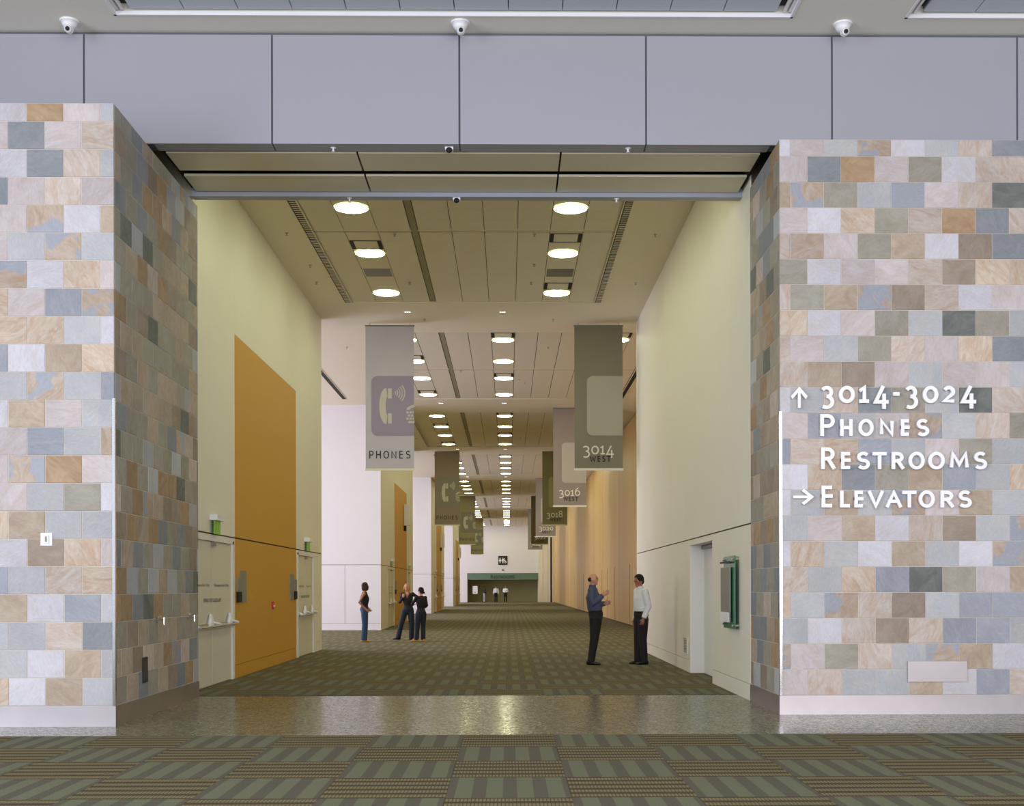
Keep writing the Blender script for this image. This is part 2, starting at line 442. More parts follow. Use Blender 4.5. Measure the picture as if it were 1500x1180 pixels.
# ------------------------------------------------------------------ header over the opening
YH, ZH = 14.43, 6.93
ZL = 8.29          # lobby ceiling
hd = structure('wall_header')
MB().box(-11, 11, YH+.02, YH+.25, ZH+.01, 8.6).build('backing', M['header_gap'], hd)
js = [at(x, 130, YH).x for x in (-150, 123, 403, 676.5, 949, 1220, 1490)]
step = (js[-1]-js[1])/5
edges = [js[1] + step*k for k in range(-3, 8)]
for a, b in zip(edges, edges[1:]):
    MB().box(a+.012, b-.012, YH, YH+.03, ZH, ZL-.035).build('header_panel', M['header'], hd)  # gap on top bares dark backing, standing in for the ceiling's shadow line
for a, b in zip(edges, edges[1:]):
    a2, b2 = max(a, XPL+.0), min(b, XPR)
    if b2-a2 > .05: MB().box(a2+.008, b2-.008, YH+.031, 14.68, ZH-.0, ZH+.03).build('soffit_edge', M['header'], hd)
# soffit: black slots, two rows of beige panels, lower bar
MB().box(XPL, XPR, 14.68, 16.2, ZH+.06, ZH+.12).build('black_recess', M['black'], hd)
sx = [XPL+.06, -1.87, .67, XPR-.06]
for (ya, yb) in ((14.74, 15.36), (15.56, 16.17)):
    for a, b in zip(sx, sx[1:]):
        MB().box(a+.012, b-.012, ya, yb, ZH, ZH+.03).build('soffit_panel', M['soffit'], hd)
MB().box(XPL, XPR, 16.20, 16.36, ZH-.055, ZH+.12).build('soffit_bar', M['soffit_bar'], hd)
MB().box(-5.2, 3.6, 16.36, 16.5, ZH+.0, 8.6).build('backing', M['gyp'], hd)
MB().box(-11, 11, 14.7, 16.4, 8.3, 8.6).build('backing', M['gyp'], hd)

# ------------------------------------------------------------------ lobby ceiling
lc = structure('ceiling')
co = [(-12.6, -6.0), (-4.64, 3.40), (4.74, 12.6)]
Yc = 14.02
mb = MB(); mb.box(-14, 14, Yc, YH+.1, ZL, ZL+.3)
xs = [-14] + [v for c in co for v in c] + [14]
for k in range(0, len(xs), 2): mb.box(xs[k], xs[k+1], 4.0, Yc, ZL, ZL+.3)
mb.box(-14, 14, -7, 4.0, ZL, ZL+.3)
mb.build('ceiling_slab', M['lobby_ceiling'], lc)
for a, b in co:
    fr = MB(); fr.box(a, b, Yc-.03, Yc, ZL-.008, ZL+.035); fr.box(a, a+.03, 4, Yc, ZL-.008, ZL+.035); fr.box(b-.03, b, 4, Yc, ZL-.008, ZL+.035)
    fr.build('white_trim', M['trimwhite'], lc)
    sl = MB(); sl.box(a+.05, a+.2, 4, Yc-.05, ZL+.12, ZL+.2); sl.box(b-.2, b-.05, 4, Yc-.05, ZL+.12, ZL+.2)
    sl.build('air_slot', M['black'], lc)
    rl = MB()
    for q in (a+.03, a+.09, b-.12, b-.06): rl.box(q, q+.03, 4, Yc-.05, ZL+.04, ZL+.08)
    rl.build('slot_rail', M['trimwhite'], lc)
    n = round((b-a-.4)/.62); w_ = (b-a-.4)/n
    bk = MB(); bk.box(a+.2, b-.2, 4, Yc-.05, ZL+.09, ZL+.2); bk.build('backing', M['header_gap'], lc)
    tm = MB().box(-w_/2+.006, w_/2-.006, -.302, .302, 0, .03).mesh('ceiling_tile', M['lctile'])
    for i in range(n):
        for j in range(6 if a > -5 and b < 4 else 4):
            inst(tm, 'ceiling_tile', (a+.2+w_*(i+.5), Yc-.05-.31-.616*j, ZL+.05), lc)
    MB().box(a+.2, b-.2, 4, Yc-.05-.616*(6 if a > -5 and b < 4 else 4), ZL+.05, ZL+.08).build('ceiling_field', M['lctile'], lc)

# ------------------------------------------------------------------ corridor ceiling
cc = structure('ceiling')
COL_E = [-3.66, -3.04, -2.42, -1.80]; COL_M = [-1.66, -1.04, -.43, .19, .80, 1.42, 2.04]
COL_X = COL_M + [2.66, 3.27, 3.88]
bays = [(16.7 + 14.0*k, 27.5 + 14.0*k) for k in range(8)]
slab = MB()
prev = 16.4
ZT = ZC + .02
for k, (a, b) in enumerate(bays):
    xr = 2.08 if k == 0 else 3.92
    slab.box(-16, 5.2, prev, a, ZC, ZC+.4)
    slab.box(-16, -3.70, a, b, ZC, ZC+.4); slab.box(xr, 5.2, a, b, ZC, ZC+.4)
    prev = b
slab.box(-16, 5.2, prev, 131, ZC, ZC+.4)
slab.build('ceiling_slab', M['gyp'], cc)
LAMPS = []
for k, (a, b) in enumerate(bays):
    cols = COL_M if k == 0 else COL_X
    pairs = list(zip(COL_E, COL_E[1:])) + list(zip(cols, cols[1:]))
    xr = cols[-1] + .04
    MB().box(-3.70, xr, a, b, ZT+.05, ZT+.1).build('backing', M['dark_gap'], cc)
    mid = a + 5.4
    for (x0, x1) in pairs:
        if k == 0:
            tm = MB().box(-(x1-x0)/2+.006, (x1-x0)/2-.006, -.298, .298, 0, .02).mesh('ceiling_tile', M['ctile'])
            for j in range(8):
                inst(tm, 'ceiling_tile', ((x0+x1)/2, mid-.06-.3-.6*j, ZT), cc)
            for j in range(9):
                if mid+.06+.6*j+.59 > b+.05: break
                inst(tm, 'ceiling_tile', ((x0+x1)/2, mid+.06+.3+.6*j, ZT), cc)
        else:
            MB().box(x0+.008, x1-.008, a+.02, mid-.05, ZT, ZT+.02).build('ceiling_strip', M['ctile'], cc)
            MB().box(x0+.008, x1-.008, mid+.05, b-.02, ZT, ZT+.02).build('ceiling_strip', M['ctile'], cc)
    ms = MB(); ms.box(-3.66, xr-.04, mid-.045, mid+.045, ZT+.02, ZT+.05)
    ms.build('cross_channel', M['gyp'], cc)
    MB().box(-1.79, -1.67, a, b, ZT+.01, ZT+.04).build('long_channel', M['channel'], cc)
    left_y = [a+1.0, a+4.0, a+6.8, a+9.95]
    cx = [-2.73, 1.11] if k == 0 else [-2.73, -.12] + ([2.965] if k % 2 else [])
    for ci, x in enumerate(cx):
        for li, y in enumerate(left_y):
            LAMPS.append((k, ci, len(cx), li, x, y))

ORD = ['first', 'second', 'third', 'fourth', 'fifth', 'sixth', 'seventh', 'eighth']
def colname(ci, n): return 'left' if ci == 0 else ('right' if (n == 2 or ci == 2) else 'middle')
lamp_ring = MB(); 
for i in range(28):
    a0, a1 = 2*PI*i/28, 2*PI*(i+1)/28
    vs = []
    for aa in (a0, a1):
        for r_, z_ in ((.286, -.012), (.298, -.012), (.303, 0.0)): vs.append((r_*math.cos(aa), r_*math.sin(aa), z_))
    lamp_ring.add(vs, [(0, 1, 4, 3), (1, 2, 5, 4)])
ring_me = lamp_ring.mesh('trim_ring', M['lamp_ring'])
lens_me = MB().cyl((0,0,-.008), (0,0,.004), .288, n=28).mesh('lens', M['lens'])
for k, ci, n, li, x, y in LAMPS:
    t = thing('ceiling_light', 'round ceiling light, %s of the %s row, %s ceiling bay from the front' % (ORD[li], colname(ci, n), ORD[k]), 'ceiling light', (x, y, ZT-.002), 'round corridor ceiling lights')
    inst(ring_me, 'trim_ring', (x, y, ZT-.002), t); inst(lens_me, 'lens', (x, y, ZT-.002), t)
# air slots beside some lights
bar_me = MB().box(-.035, .035, -.26, .26, -.012, .0).mesh('black_slot', M['black'])
rim = MB(); rim.box(-.29, .29, -.275, -.262, -.012, 0); rim.box(-.29, .29, .262, .275, -.012, 0); rim_me = rim.mesh('slot_rim', M['dark_gap'])
face_me = MB().box(-.225, .225, -.24, .24, -.008, 0).mesh('face_plate', M['ctile'])
for k, ci, n, li, x, y in LAMPS:
    on = (li in (1, 3)) if (ci == 0 and k > 0) else (li == 2 if ci == 0 else (li in (2, 3) if k == 0 else li in (0, 2)))
    if not on or k > 5: continue
    yy = y - (.58 if k == 0 and ci == 0 else .62)
    if k == 0 and li == 2 and ci == 1: yy = y-1.05
    t = thing('air_vent', 'framed black ended air slot by the %s light, %s row, %s ceiling bay' % (ORD[li], colname(ci, n), ORD[k]), 'vent', (x, yy, ZT-.001), 'framed air slots in the corridor ceiling')
    for sx_ in (-1, 1): inst(bar_me, 'black_slot', (x+sx_*.265, yy, ZT-.001), t)
    inst(rim_me, 'slot_rim', (x, yy, ZT-.001), t); inst(face_me, 'face_plate', (x, yy, ZT-.001), t)
for x, nm in ((-2.73, 'left'), (1.11, 'right')):
    tag(MB().box(x-.28, x+.28, 24.65, 25.25, ZT-.006, ZT).build('ceiling_hatch', M['device_grey']), 'flat grey ceiling hatch between the %s row lights of the nearest bay' % nm, 'hatch')
# linear diffusers along the edges of the coffers
for k, (a, b) in enumerate(bays[:6]):
    sides = ((-3.70, 'left'), (2.10, 'right')) if k == 0 else (((-3.70, 'left'),) if k % 2 == 0 else ())
    if k % 2: sides = ((-5.72, 'far left'), (3.98, 'far right'))
    for x, nm in sides:
        t = thing('air_vent', 'long dark linear air slot along the %s edge of the %s ceiling bay' % (nm, ORD[k]), 'vent', (x, a, ZC), 'linear air slots in the corridor ceiling')
        MB().box(x-.075, x+.075, a+(.6 if k else 0), b, ZC-.004, ZC-.001).build('recess', M['black'] if k % 2 else M['dark_gap'], t)
        fn = MB(); fn.box(x-.09, x-.07, a, b, ZC-.012, ZC-.001); fn.box(x+.07, x+.09, a, b, ZC-.012, ZC-.001)
        fn.build('rail', M['gyp'], t)
        if k % 2 == 0:
            fn = MB(); yy = a
            while yy < b: fn.box(x-.05, x+.07, yy, yy+.03, ZC-.010, ZC-.004); yy += .11
            tag(fn.build('fins', M['gyp'], t), kind='stuff')

# ------------------------------------------------------------------ left wall blocks
YS = [14.8 + 28.0*k for k in range(4)]
def panel(x0, x1, y0, y1, z0, z1, mat, parent, name='wall_panel'):
    return MB().box(x0, x1, y0, y1, z0, z1).build(name, mat, parent)
ZR = 2.365
def wall_text(s, px0, px1, z, h, Y0, Y1, x, parent, mat, name='lettering'): pass

def text_mesh(s, mat, name='lettering', offset=0.0, extrude=0.0):
    cu = bpy.data.curves.new('txt', 'FONT'); cu.body = s; cu.size = 1; cu.offset = offset; cu.extrude = extrude
    cu.resolution_u = 4
    ob = bpy.data.objects.new('txt', cu); col.objects.link(ob)
    dg = bpy.context.evaluated_depsgraph_get(); dg.update()
    me = bpy.data.meshes.new_from_object(ob.evaluated_get(dg))
    bpy.data.objects.remove(ob); bpy.data.curves.remove(cu)
    me.name = name; me.materials.clear(); me.materials.append(mat)
    return me
def fit_text(s, p00, ux, uz, w_, h_, mat, parent, name='lettering', depth=.0, offset=0.0):
    """text fitted in the box that starts at p00 and runs w_ along ux and h_ along uz; depth extrudes out of it"""
    me = text_mesh(s, mat, name, offset, .5 if depth else 0)
    xs = [v.co.x for v in me.vertices]; ys = [v.co.y for v in me.vertices]
    x0, x1, y0, y1 = min(xs), max(xs), min(ys), max(ys)
    ux, uz = Vector(ux), Vector(uz); nn = ux.cross(uz)
    off = root_loc(parent) if parent is not None else Vector((0, 0, 0))
    for v in me.vertices:
        a = (v.co.x-x0)/(x1-x0)*w_; b = (v.co.y-y0)/(y1-y0)*h_; d = (v.co.z+.5)*depth
        v.co = Vector(p00) + ux*a + uz*b + nn*d - off
    me.update()
    ob = bpy.data.objects.new(name, me); ob.parent = parent; col.objects.link(ob); return ob

def _arc(cx, cz, rx, rz, a0, a1, n=12):
    return [(cx+rx*math.cos(math.radians(a0+(a1-a0)*i/n)), cz+rz*math.sin(math.radians(a0+(a1-a0)*i/n))) for i in range(n+1)]
GLYPH = {
 '0': [_arc(.5,.5,.5,.5,0,360,28)], 'O': [_arc(.5,.5,.5,.5,0,360,28)],
 '1': [[(.08,.84),(.56,1),(.56,0)], [(.06,0),(1,0)]],
 '2': [_arc(.46,.70,.44,.30,155,-38,14)+[(0,0),(1,0)]],
 '3': [_arc(.44,.77,.44,.23,150,-90,14), _arc(.40,.28,.58,.28,88,-125,16)],
 '4': [[(.62,1),(.0,.27),(1,.27)], [(.76,.60),(.76,0)]],
 '6': [_arc(.5,.31,.5,.31,0,360,24), _arc(1.0,.33,1.0,.67,180,105,10)],
 '8': [_arc(.5,.76,.42,.24,0,360,20), _arc(.5,.27,.5,.27,0,360,22)],
 '-': [[(0,.5),(1,.5)]],
 'P': [[(0,0),(0,1)], [(0,1),(.5,1)]+_arc(.5,.72,.5,.28,90,-90,12)+[(0,.44)]],
 'R': [[(0,0),(0,1)], [(0,1),(.45,1)]+_arc(.45,.74,.48,.26,90,-90,12)+[(0,.48)], [(.48,.48),(1,0)]],
 'H': [[(0,0),(0,1)],[(1,0),(1,1)],[(0,.5),(1,.5)]],
 'N': [[(0,0),(0,1),(1,0),(1,1)]], 'E': [[(1,1),(0,1),(0,0),(1,0)],[(0,.53),(.86,.53)]],
 'S': [_arc(.5,.755,.46,.245,32,270,14)+_arc(.5,.255,.5,.255,84,-148,14)],
 'T': [[(0,1),(1,1)],[(.5,1),(.5,0)]], 'L': [[(0,1),(0,0),(1,0)]], 'V': [[(0,1),(.5,0),(1,1)]],
 'A': [[(0,0),(.5,1),(1,0)],[(.18,.33),(.82,.33)]], 'M': [[(0,0),(.09,1),(.5,.22),(.91,1),(1,0)]],
 'W': [[(0,1),(.25,0),(.5,.9),(.75,0),(1,1)]],
}
def ribbon(mb, P, wd, yf, yb_):
    closed = (P[0][0]-P[-1][0])**2 + (P[0][1]-P[-1][1])**2 < 1e-10
    if not closed:
        P = list(P)
        for i, j in ((0, 1), (-1, -2)):
            if len(P) < 4:
                dx, dz = P[i][0]-P[j][0], P[i][1]-P[j][1]; l = math.hypot(dx, dz) or 1
                P[i] = (P[i][0]+dx/l*wd*.5, P[i][1]+dz/l*wd*.5)
    Q = []
    for p in P:
        if not Q or (p[0]-Q[-1][0])**2 + (p[1]-Q[-1][1])**2 > 1e-10: Q.append(p)
    if closed: Q = Q[:-1]
    n = len(Q); Lf = []; Rt = []
    for i in range(n):
        def unit(a, b):
            dx, dz = b[0]-a[0], b[1]-a[1]; l = math.hypot(dx, dz) or 1; return dx/l, dz/l
        d0 = unit(Q[i-1], Q[i]) if (i > 0 or closed) else None
        d1 = unit(Q[i], Q[(i+1) % n]) if (i < n-1 or closed) else None
        if d0 is None: d0 = d1
        if d1 is None: d1 = d0
        nx, nz = -(d0[1]+d1[1]), d0[0]+d1[0]; l = math.hypot(nx, nz) or 1; nx /= l; nz /= l
        c = max(.55, nx*-d1[1] + nz*d1[0]); k = wd/2/c
        Lf.append((Q[i][0]+nx*k, Q[i][1]+nz*k)); Rt.append((Q[i][0]-nx*k, Q[i][1]-nz*k))
    for i in range(n if closed else n-1):
        j = (i+1) % n
        a, b, c, d = Lf[i], Rt[i], Rt[j], Lf[j]
        vs = [(p[0], yf, p[1]) for p in (a, b, c, d)] + [(p[0], yb_, p[1]) for p in (a, b, c, d)]
        mb.add(vs, [(0, 1, 2, 3), (4, 7, 6, 5), (1, 0, 4, 5), (2, 1, 5, 6), (3, 2, 6, 7), (0, 3, 7, 4)])
def glyph(mb, ch, x0, x1, z0, z1, wd, yf, yb_):
    h = wd/2
    if ch == '-': z0 = z1 = (z0+z1)/2; strokes = [[(x0+h, z0), (x1-h, z0)]]; ribbon(mb, strokes[0], wd, yf, yb_); return
    for q, st in enumerate(GLYPH[ch]):
        e_ = q*min(.0012, (yb_-yf)*.25)
        ribbon(mb, [(x0+h+p[0]*(x1-x0-wd), z0+h+p[1]*(z1-z0-wd)) for p in st], wd, yf+e_, yb_-e_)
    if ch in 'PRHNTLVAMEW1': return

def exit_door(n, y0, y1, text, near):
    """double fire door in the left wall, hinged frame towards the corridor"""
    d = structure('door_%d' % n, None)
    x = XL
    fr = MB(); fr.box(x-.1, x+.012, y0-.09, y0, 0, 2.30); fr.box(x-.1, x+.012, y1, y1+.09, 0, 2.30); fr.box(x-.1, x+.012, y0-.09, y1+.09, 2.25, 2.34)
    fr.build('door_frame', M['doorframe'], d)
    ym = (y0+y1)/2
    for a, b in ((y0+.006, ym-.006), (ym+.006, y1-.006)):
        lf = MB().box(x-.07, x-.02, a, b, .01, 2.245).build('door_leaf', M['door'], d)
        # panic hardware: case, chrome dogging head, push bar
        hw = MB(); hw.box(x-.02, x+.03, a+.05, b-.05, .93, .97)
        hw.build('push_bar', M['chrome'], lf)
        hd_ = MB(); c = (a+b)/2
        hd_.loft([((x+.02, b-.24, .90), .17, .04), ((x+.02, b-.24, .98), .15, .045), ((x+.02, b-.24, 1.05), .08, .035), ((x+.015, b-.24, 1.12), .06, .02)], (0,1,0), 8); hd_.cyl((x+.02, b-.3, 1.0), (x+.10, b-.02, .955), .022, n=8)
        hd_.cyl((x-.02, a+.08, .97), (x+.08, a+.08, .93), .03, n=10)
        hd_.build('latch_case', M['plastic'], lf)
    MB().cyl((x+.1, y0+.1, .93), (x+.1, y1-.1, .93), .016, n=8).build('crash_bar', M['steel2'], d)
    br = MB()
    for yy in (y0+.1, ym-.03, ym+.03, y1-.1): br.cyl((x-.02, yy, .97), (x+.1, yy, .93), .014, n=8)
    br.build('bar_bracket', M['steel2'], d)
    MB().box(x-.02, x+.03, ym-.07, ym+.07, 2.18, 2.245).build('door_closer', M['device_grey'], d)
    if text:
        wd = (y1-y0)
        # lettering reads towards the corridor: +y is to the reader's right on the left wall
        for q in (y0+.12, ym+.12):
            fit_text('Emergency Exit Only', (x-.018, q, 1.53), (0,1,0), (0,0,1), wd/2-.3, .06, M['text_dark'], d)
        fit_text('OPENING DOOR SOUNDS ALARM', (x-.018, ym-.55, 1.30), (0,1,0), (0,0,1), 1.1, .06, M['text_dark'], d)
    # exit sign above
    t = thing('exit_sign', near, 'exit sign', (x, ym, 2.42), 'green exit signs over the doors')
    MB().box(x+.0, x+.12, ym-.24, ym+.24, 2.57, 2.66).build('sign_housing', M['plastic'], t)
    MB().box(x+.05, x+.065, ym-.19, ym+.19, 2.36, 2.57).build('sign_plate', M['green_sign'], t)
    return d
dn = 1
for k, s0 in enumerate(YS):
    e0 = s0 + 14.4
    s1 = 16.5 if k == 0 else s0
    nm = structure('wall_left_corridor')
    MB().box(-16, XL-.11, s1, e0, 0, ZC).build('wall_core', M['dark_gap'], nm)
    bk = MB(); xb = XL-.11; xf = XL-.022
    d1a, d1b, d2a, d2b = s0+2.45, s0+4.95, s0+11.15, s0+13.15
    for a, b in ((s1, d1a-.09), (d1b+.09, d2a-.09), (d2b+.09, e0)): bk.box(xb, xf, max(a, s1), b, 0, 2.34)
    bk.box(xb, xf, s1, e0, 2.34, ZC)
    bk.build('wall_backing', M['dark_gap'], nm)
    x0, x1 = XL-.022, XL
    o0, o1 = s0+5.15, s0+10.9
    W = M['white_wall']
    panel(x0, x1, s1, o0-.002, ZR+.012, ZC, W, nm); panel(x0, x1, o1+.002, e0, ZR+.012, ZC, W, nm)
    panel(x0, x1, o0, o1, 5.80, ZC, W, nm)
    panel(x0, x1, o0, o1, ZR+.012, 5.795, M['orange'], nm)
    panel(x0, x1, o0, o1, .225, ZR-.012, M['orange'], nm); panel(x0, x1, o0, o1, 0, .218, M['orange'], nm)
    if d1a-.09-s1 > .2: panel(x0, x1, s1, d1a-.095, .225, ZR-.012, W, nm); panel(x0, x1, s1, d1a-.095, 0, .218, W, nm)
    panel(x0, x1, d1b+.095, o0-.004, 0, ZR-.012, W, nm)
    panel(x0, x1, o1+.004, d2a-.095, 0, ZR-.012, W, nm)
    panel(x0, x1, d1a-.09, d1b+.09, 2.343, ZR-.012, W, nm, 'wall_panel'); panel(x0, x1, d2a-.09, d2b+.09, 2.343, ZR-.012, W, nm)
    panel(x0, x1, d2b+.095, e0, .225, ZR-.012, W, nm); panel(x0, x1, d2b+.095, e0, 0, .218, W, nm)
    if k > 0:   # end face that looks towards the lobby
        W2 = M['white_wall2']
        panel(-16, XL, s0-.02, s0, ZR+.008, ZC, W2, nm)
        xe = [XL, -5.9, -8.3, -10.7, -13.1, -16]
        for a, b in zip(xe, xe[1:]):
            panel(b+.006, a-.006 if a != XL else a, s0-.02, s0, .255, ZR-.008, W2, nm); 
        panel(-16, XL, s0-.02, s0, 0, .248, W2, nm)
    panel(-16, XL, e0, e0+.02, 0, ZC, M['white_wall2'], nm, 'end_panel')
    wh = ORD[k]
    exit_door(dn, d1a, d1b, k < 2, 'small green exit sign over the double door before the %s ochre panel' % wh); dn += 1
    exit_door(dn, d2a, d2b, k < 2, 'small green exit sign over the double door beyond the %s ochre panel' % wh); dn += 1
    for (ya, yb, w2, mir, pos) in ((s0+5.25, s0+5.95, 0, 0, 'near'), (s0+10.1, s0+10.8, 0, 1, 'far')):
        t = thing('control_panel', 'grey control plate with dark handset, %s edge of the %s ochre panel' % (pos, wh), 'control panel', (XL, ya, 1.3), 'control plates on the ochre panels')
        a, b = (ya+.28, yb) if not mir else (ya, yb-.28)
        MB().box(XL, XL+.02, a, b, 1.28, 1.82).build('face_plate', M['device_grey'], t)
        a, b = (ya, ya+.24) if not mir else (yb-.24, yb)
        MB().box(XL, XL+.035, a, b, 1.46, 1.70).build('handset_cradle', M['device_grey'], t)
        MB().box(XL, XL+.045, a, b, 1.28, 1.455).build('handset', M['black'], t)
    t = thing('fire_alarm', 'small red fire alarm pull station on the %s ochre panel' % wh, 'fire alarm', (XL, s0+8.3, 1.1), 'red fire alarm pull stations')
    MB().box(XL, XL+.035, s0+8.22, s0+8.36, 1.11, 1.26).build('housing', M['red'], t)
    MB().box(XL+.035, XL+.05, s0+8.25, s0+8.33, 1.15, 1.19).build('pull_handle', M['plastic'], t)
    if k > 0:
        t = thing('sign_box', 'white projecting box with a dark bracket high on the %s ochre panel' % wh, 'sign', (XL, s0+9.6, 4.2), 'white boxes on the ochre panels')
        MB().box(XL+.02, XL+.28, s0+9.3, s0+9.9, 4.28, 5.22).build('housing', M['plastic'], t)
        MB().box(XL, XL+.1, s0+9.4, s0+9.6, 4.05, 4.28).build('bracket', M['black'], t)

# ------------------------------------------------------------------ right wall and wood wall
nm = structure('wall_right_corridor')
yw0, yw1 = 15.70, 29.55
da, db = 18.62, 20.95
MB().box(XR+.45, 5.4, yw0, yw1, 0, ZC).build('wall_core', M['white_wall'], nm)
bk = MB()
for a, b in ((yw0, da), (db, yw1)): bk.box(XR+.022, XR+.45, a, b, 0, 2.29)
bk.box(XR+.022, XR+.45, yw0, yw1, 2.29, ZC)
bk.build('wall_backing', M['dark_gap'], nm)
x0, x1 = XR, XR+.022; W = M['white_wall']
for a, b in ((yw0, 17.0), (17.0, 18.62), (18.62, 21.6), (21.6, 24.6), (24.6, yw1)):
    panel(x0, x1, a+.0015, b-.0015, ZR+.01, ZC, W, nm)
for a, b in ((yw0, da), (db, 23.2), (23.2, 25.6), (25.6, yw1)):
    panel(x0, x1, a+.002, b-.002, .225, ZR-.01, W, nm); panel(x0, x1, a+.002, b-.002, 0, .218, W, nm)
panel(x0, x1, da-.002, db, 2.29, ZR-.01, W, nm)
panel(XR, 4.86, yw1, yw1+.02, 0, ZC, W, nm, 'end_panel')
d = structure('door_%d' % dn); dn += 1
jb = MB(); jb.box(XR+.0, XR+.25, db-.03, db, 0, 2.29); jb.box(XR, XR+.25, da, da+.03, 0, 2.29); jb.box(XR, XR+.25, da, db, 2.26, 2.29)
jb.build('door_frame', M['doorframe'], d)
MB().box(XR+.25, XR+.29, da, db, 0, 2.29).build('door_leaf', M['doorframe'], d)
MB().box(XR+.2, XR+.25, da+.1, db-.03, 2.19, 2.25).build('door_closer', M['device_grey'], d)
kb = MB().sphere((XR+.2, 18.78, .98), .03, .03, .03, 10, 6); kb.cyl((XR+.2, 18.78, .98), (XR+.25, 18.78, .98), .012, n=8)
kb.build('door_knob', M['text_dark'], d, True)
t = thing('wall_vent', 'small grey louvred wall vent low beside the white door', 'vent', (XR, 21.4, .3))
MB().box(XR-.012, XR, 21.22, 21.62, .32, .62).build('frame', M['white_wall'], t)
lv = MB()
for i in range(9): lv.box(XR-.018, XR-.01, 21.25, 21.59, .34+.03*i, .355+.03*i)
lv.build('louvre', M['device_grey'], t)
# glass notice board
t = thing('notice_board', 'green edged glass notice board on standoffs beside the white door', 'notice board', (XR, 16.8, .9))
MB().box(XR-.07, XR-.06, 16.42, 17.28, .93, 1.96).build('glass_panel', M['glass_green'], t)
MB().box(XR-.11, XR-.09, 16.62, 17.30, 1.02, 1.80).build('paper_sheet', M['device_grey'], t)
MB().box(XR-.12, XR-.10, 16.62, 17.30, 1.02, 1.16).build('leaflet_tray', M['plastic'], t)
MB().box(XR-.12, XR-.10, 16.60, 17.30, 1.86, 1.885).build('title_strip', M['text_dark'], t)
so = MB()
for yy in (16.5, 17.2):
    for zz in (.98, 1.91): so.cyl((XR-.1, yy, zz), (XR-.0005, yy, zz), .015, n=10)
so.build('standoff', M['steel2'], t)

XW = 4.85
ww = structure('wall_wood')
MB().box(XW+.03, XW+.3, yw1, Y_END, 0, 8.6).build('wall_core', M['dark_gap'], ww)
y = yw1 + .02; wi = 0
wds = [.62, .62, .62, 1.2, 1.2, .62, 1.2]
while y < Y_END-.3:
    wd = wds[wi % 7]; b = min(y+wd, Y_END)
    MB().box(XW, XW+.03, y+.012, b-.012, .05, 8.12).build('wood_panel', M['wood'], ww)
    y = b; wi += 1
ndoor = 0
for yy in (38.5, 46.9, 53.5, 57.5, 60.9, 76.0, 86.0):
    MB().box(XW-.006, XW+.001, yy, yy+.07, .05, 2.45).build('door_joint', M['black'], ww)
hw = MB()
for yy in (41.0, 41.25, 59.2):
    for zz in (.9, 1.6, 2.1, 2.4): hw.box(XW-.02, XW, yy, yy+.06, zz, zz+.09)
hw.build('hinge', M['steel2'], ww)

# ------------------------------------------------------------------ end wall with restroom recess
ew = structure('wall_end')
xa, xb = at(684.5, 860, Y_END).x, at(788.5, 860, Y_END).x
MB().box(-16, xa, Y_END, Y_END+.3, 0, ZC+.3).build('wall_panel', M['white_wall2'], ew)
MB().box(xa, xb, Y_END, Y_END+.3, 3.12, ZC+.3).build('wall_panel', M['white_wall2'], ew)
px = [xb, xb+.5, xb+1.05, XW-.32]
for a, b in zip(px, px[1:]): MB().box(a+.01, b-.01, Y_END-.3, Y_END+.3, 0, ZC).build('wall_panel', M['white_wall'], ew)
MB().box(XW-.3, XW-.14, Y_END-.32, Y_END+.2, 0, ZC).build('dark_joint', M['black'], ew)
MB().box(XW-.14, XW+.1, Y_END-.3, Y_END+.3, 0, ZC).build('wall_panel', M['white_wall'], ew)
MB().box(xa, xb, Y_END+2.5, Y_END+2.6, 0, 3.2).build('back_wall', M['restroom'], ew)
MB().box(xa-.1, xa, Y_END+.3, Y_END+2.6, 0, 3.2).build('side_wall', M['restroom'], ew)
MB().box(xb, xb+.1, Y_END+.3, Y_END+2.6, 0, 3.2).build('side_wall', M['white_wall'], ew)
MB().box(xa, xb, Y_END+.3, Y_END+2.6, 2.7, 3.2).build('recess_ceiling', M['restroom'], ew)
t = thing('restroom_lintel', 'green lintel lettered RESTROOMS over the dark opening at the corridor end', 'sign', ((xa+xb)/2, Y_END-.05, 2.4))
MB().box(xa+.04, xb-.04, Y_END-.1, Y_END+.1, 2.42, 3.08).build('lintel_panel', M['beam_green'], t)
pA = at(719, 852, Y_END); pB = at(753.5, 852, Y_END)
fit_text('R', (pA.x, Y_END-.12, 2.55), (1,0,0), (0,0,1), .27, .40, M['text_dark'], t, depth=.02)
fit_text('ESTROOMS', (pA.x+.36, Y_END-.12, 2.55), (1,0,0), (0,0,1), pB.x-pA.x-.36, .33, M['text_dark'], t, depth=.02)
# restroom pictogram sign
c = at(736.6, 820.5, Y_END)
t = thing('restroom_sign', 'square black sign with white restroom figures high on the end wall', 'sign', (c.x, Y_END, c.z))
MB().box(c.x-.49, c.x+.49, Y_END-.06, Y_END, c.z-.49, c.z+.49).build('sign_plate', M['sign_black'], t)
fg = MB()
def figure(cx, skirt):
    y0, y1 = Y_END-.07, Y_END-.06
    fg.cyl((cx, y0, c.z+.24), (cx, y1, c.z+.24), .055, n=12)
    pts = [(-.11, .16), (.11, .16), (.13, -.04), (.06, -.04), (.05, -.3), (-.05, -.3), (-.06, -.04), (-.13, -.04)] if not skirt else [(-.07, .16), (.07, .16), (.14, -.1), (.04, -.1), (.04, -.3), (-.04, -.3), (-.04, -.1), (-.14, -.1)]
    n_ = len(pts); vs = [(cx+p[0], y0, c.z+p[1]) for p in pts] + [(cx+p[0], y1, c.z+p[1]) for p in pts]
    fg.add(vs, [tuple(range(n_))[::-1]] + [(i, (i+1) % n_, n_+(i+1) % n_, n_+i) for i in range(n_)])
figure(-.30+c.x, True); figure(.0+c.x, False)
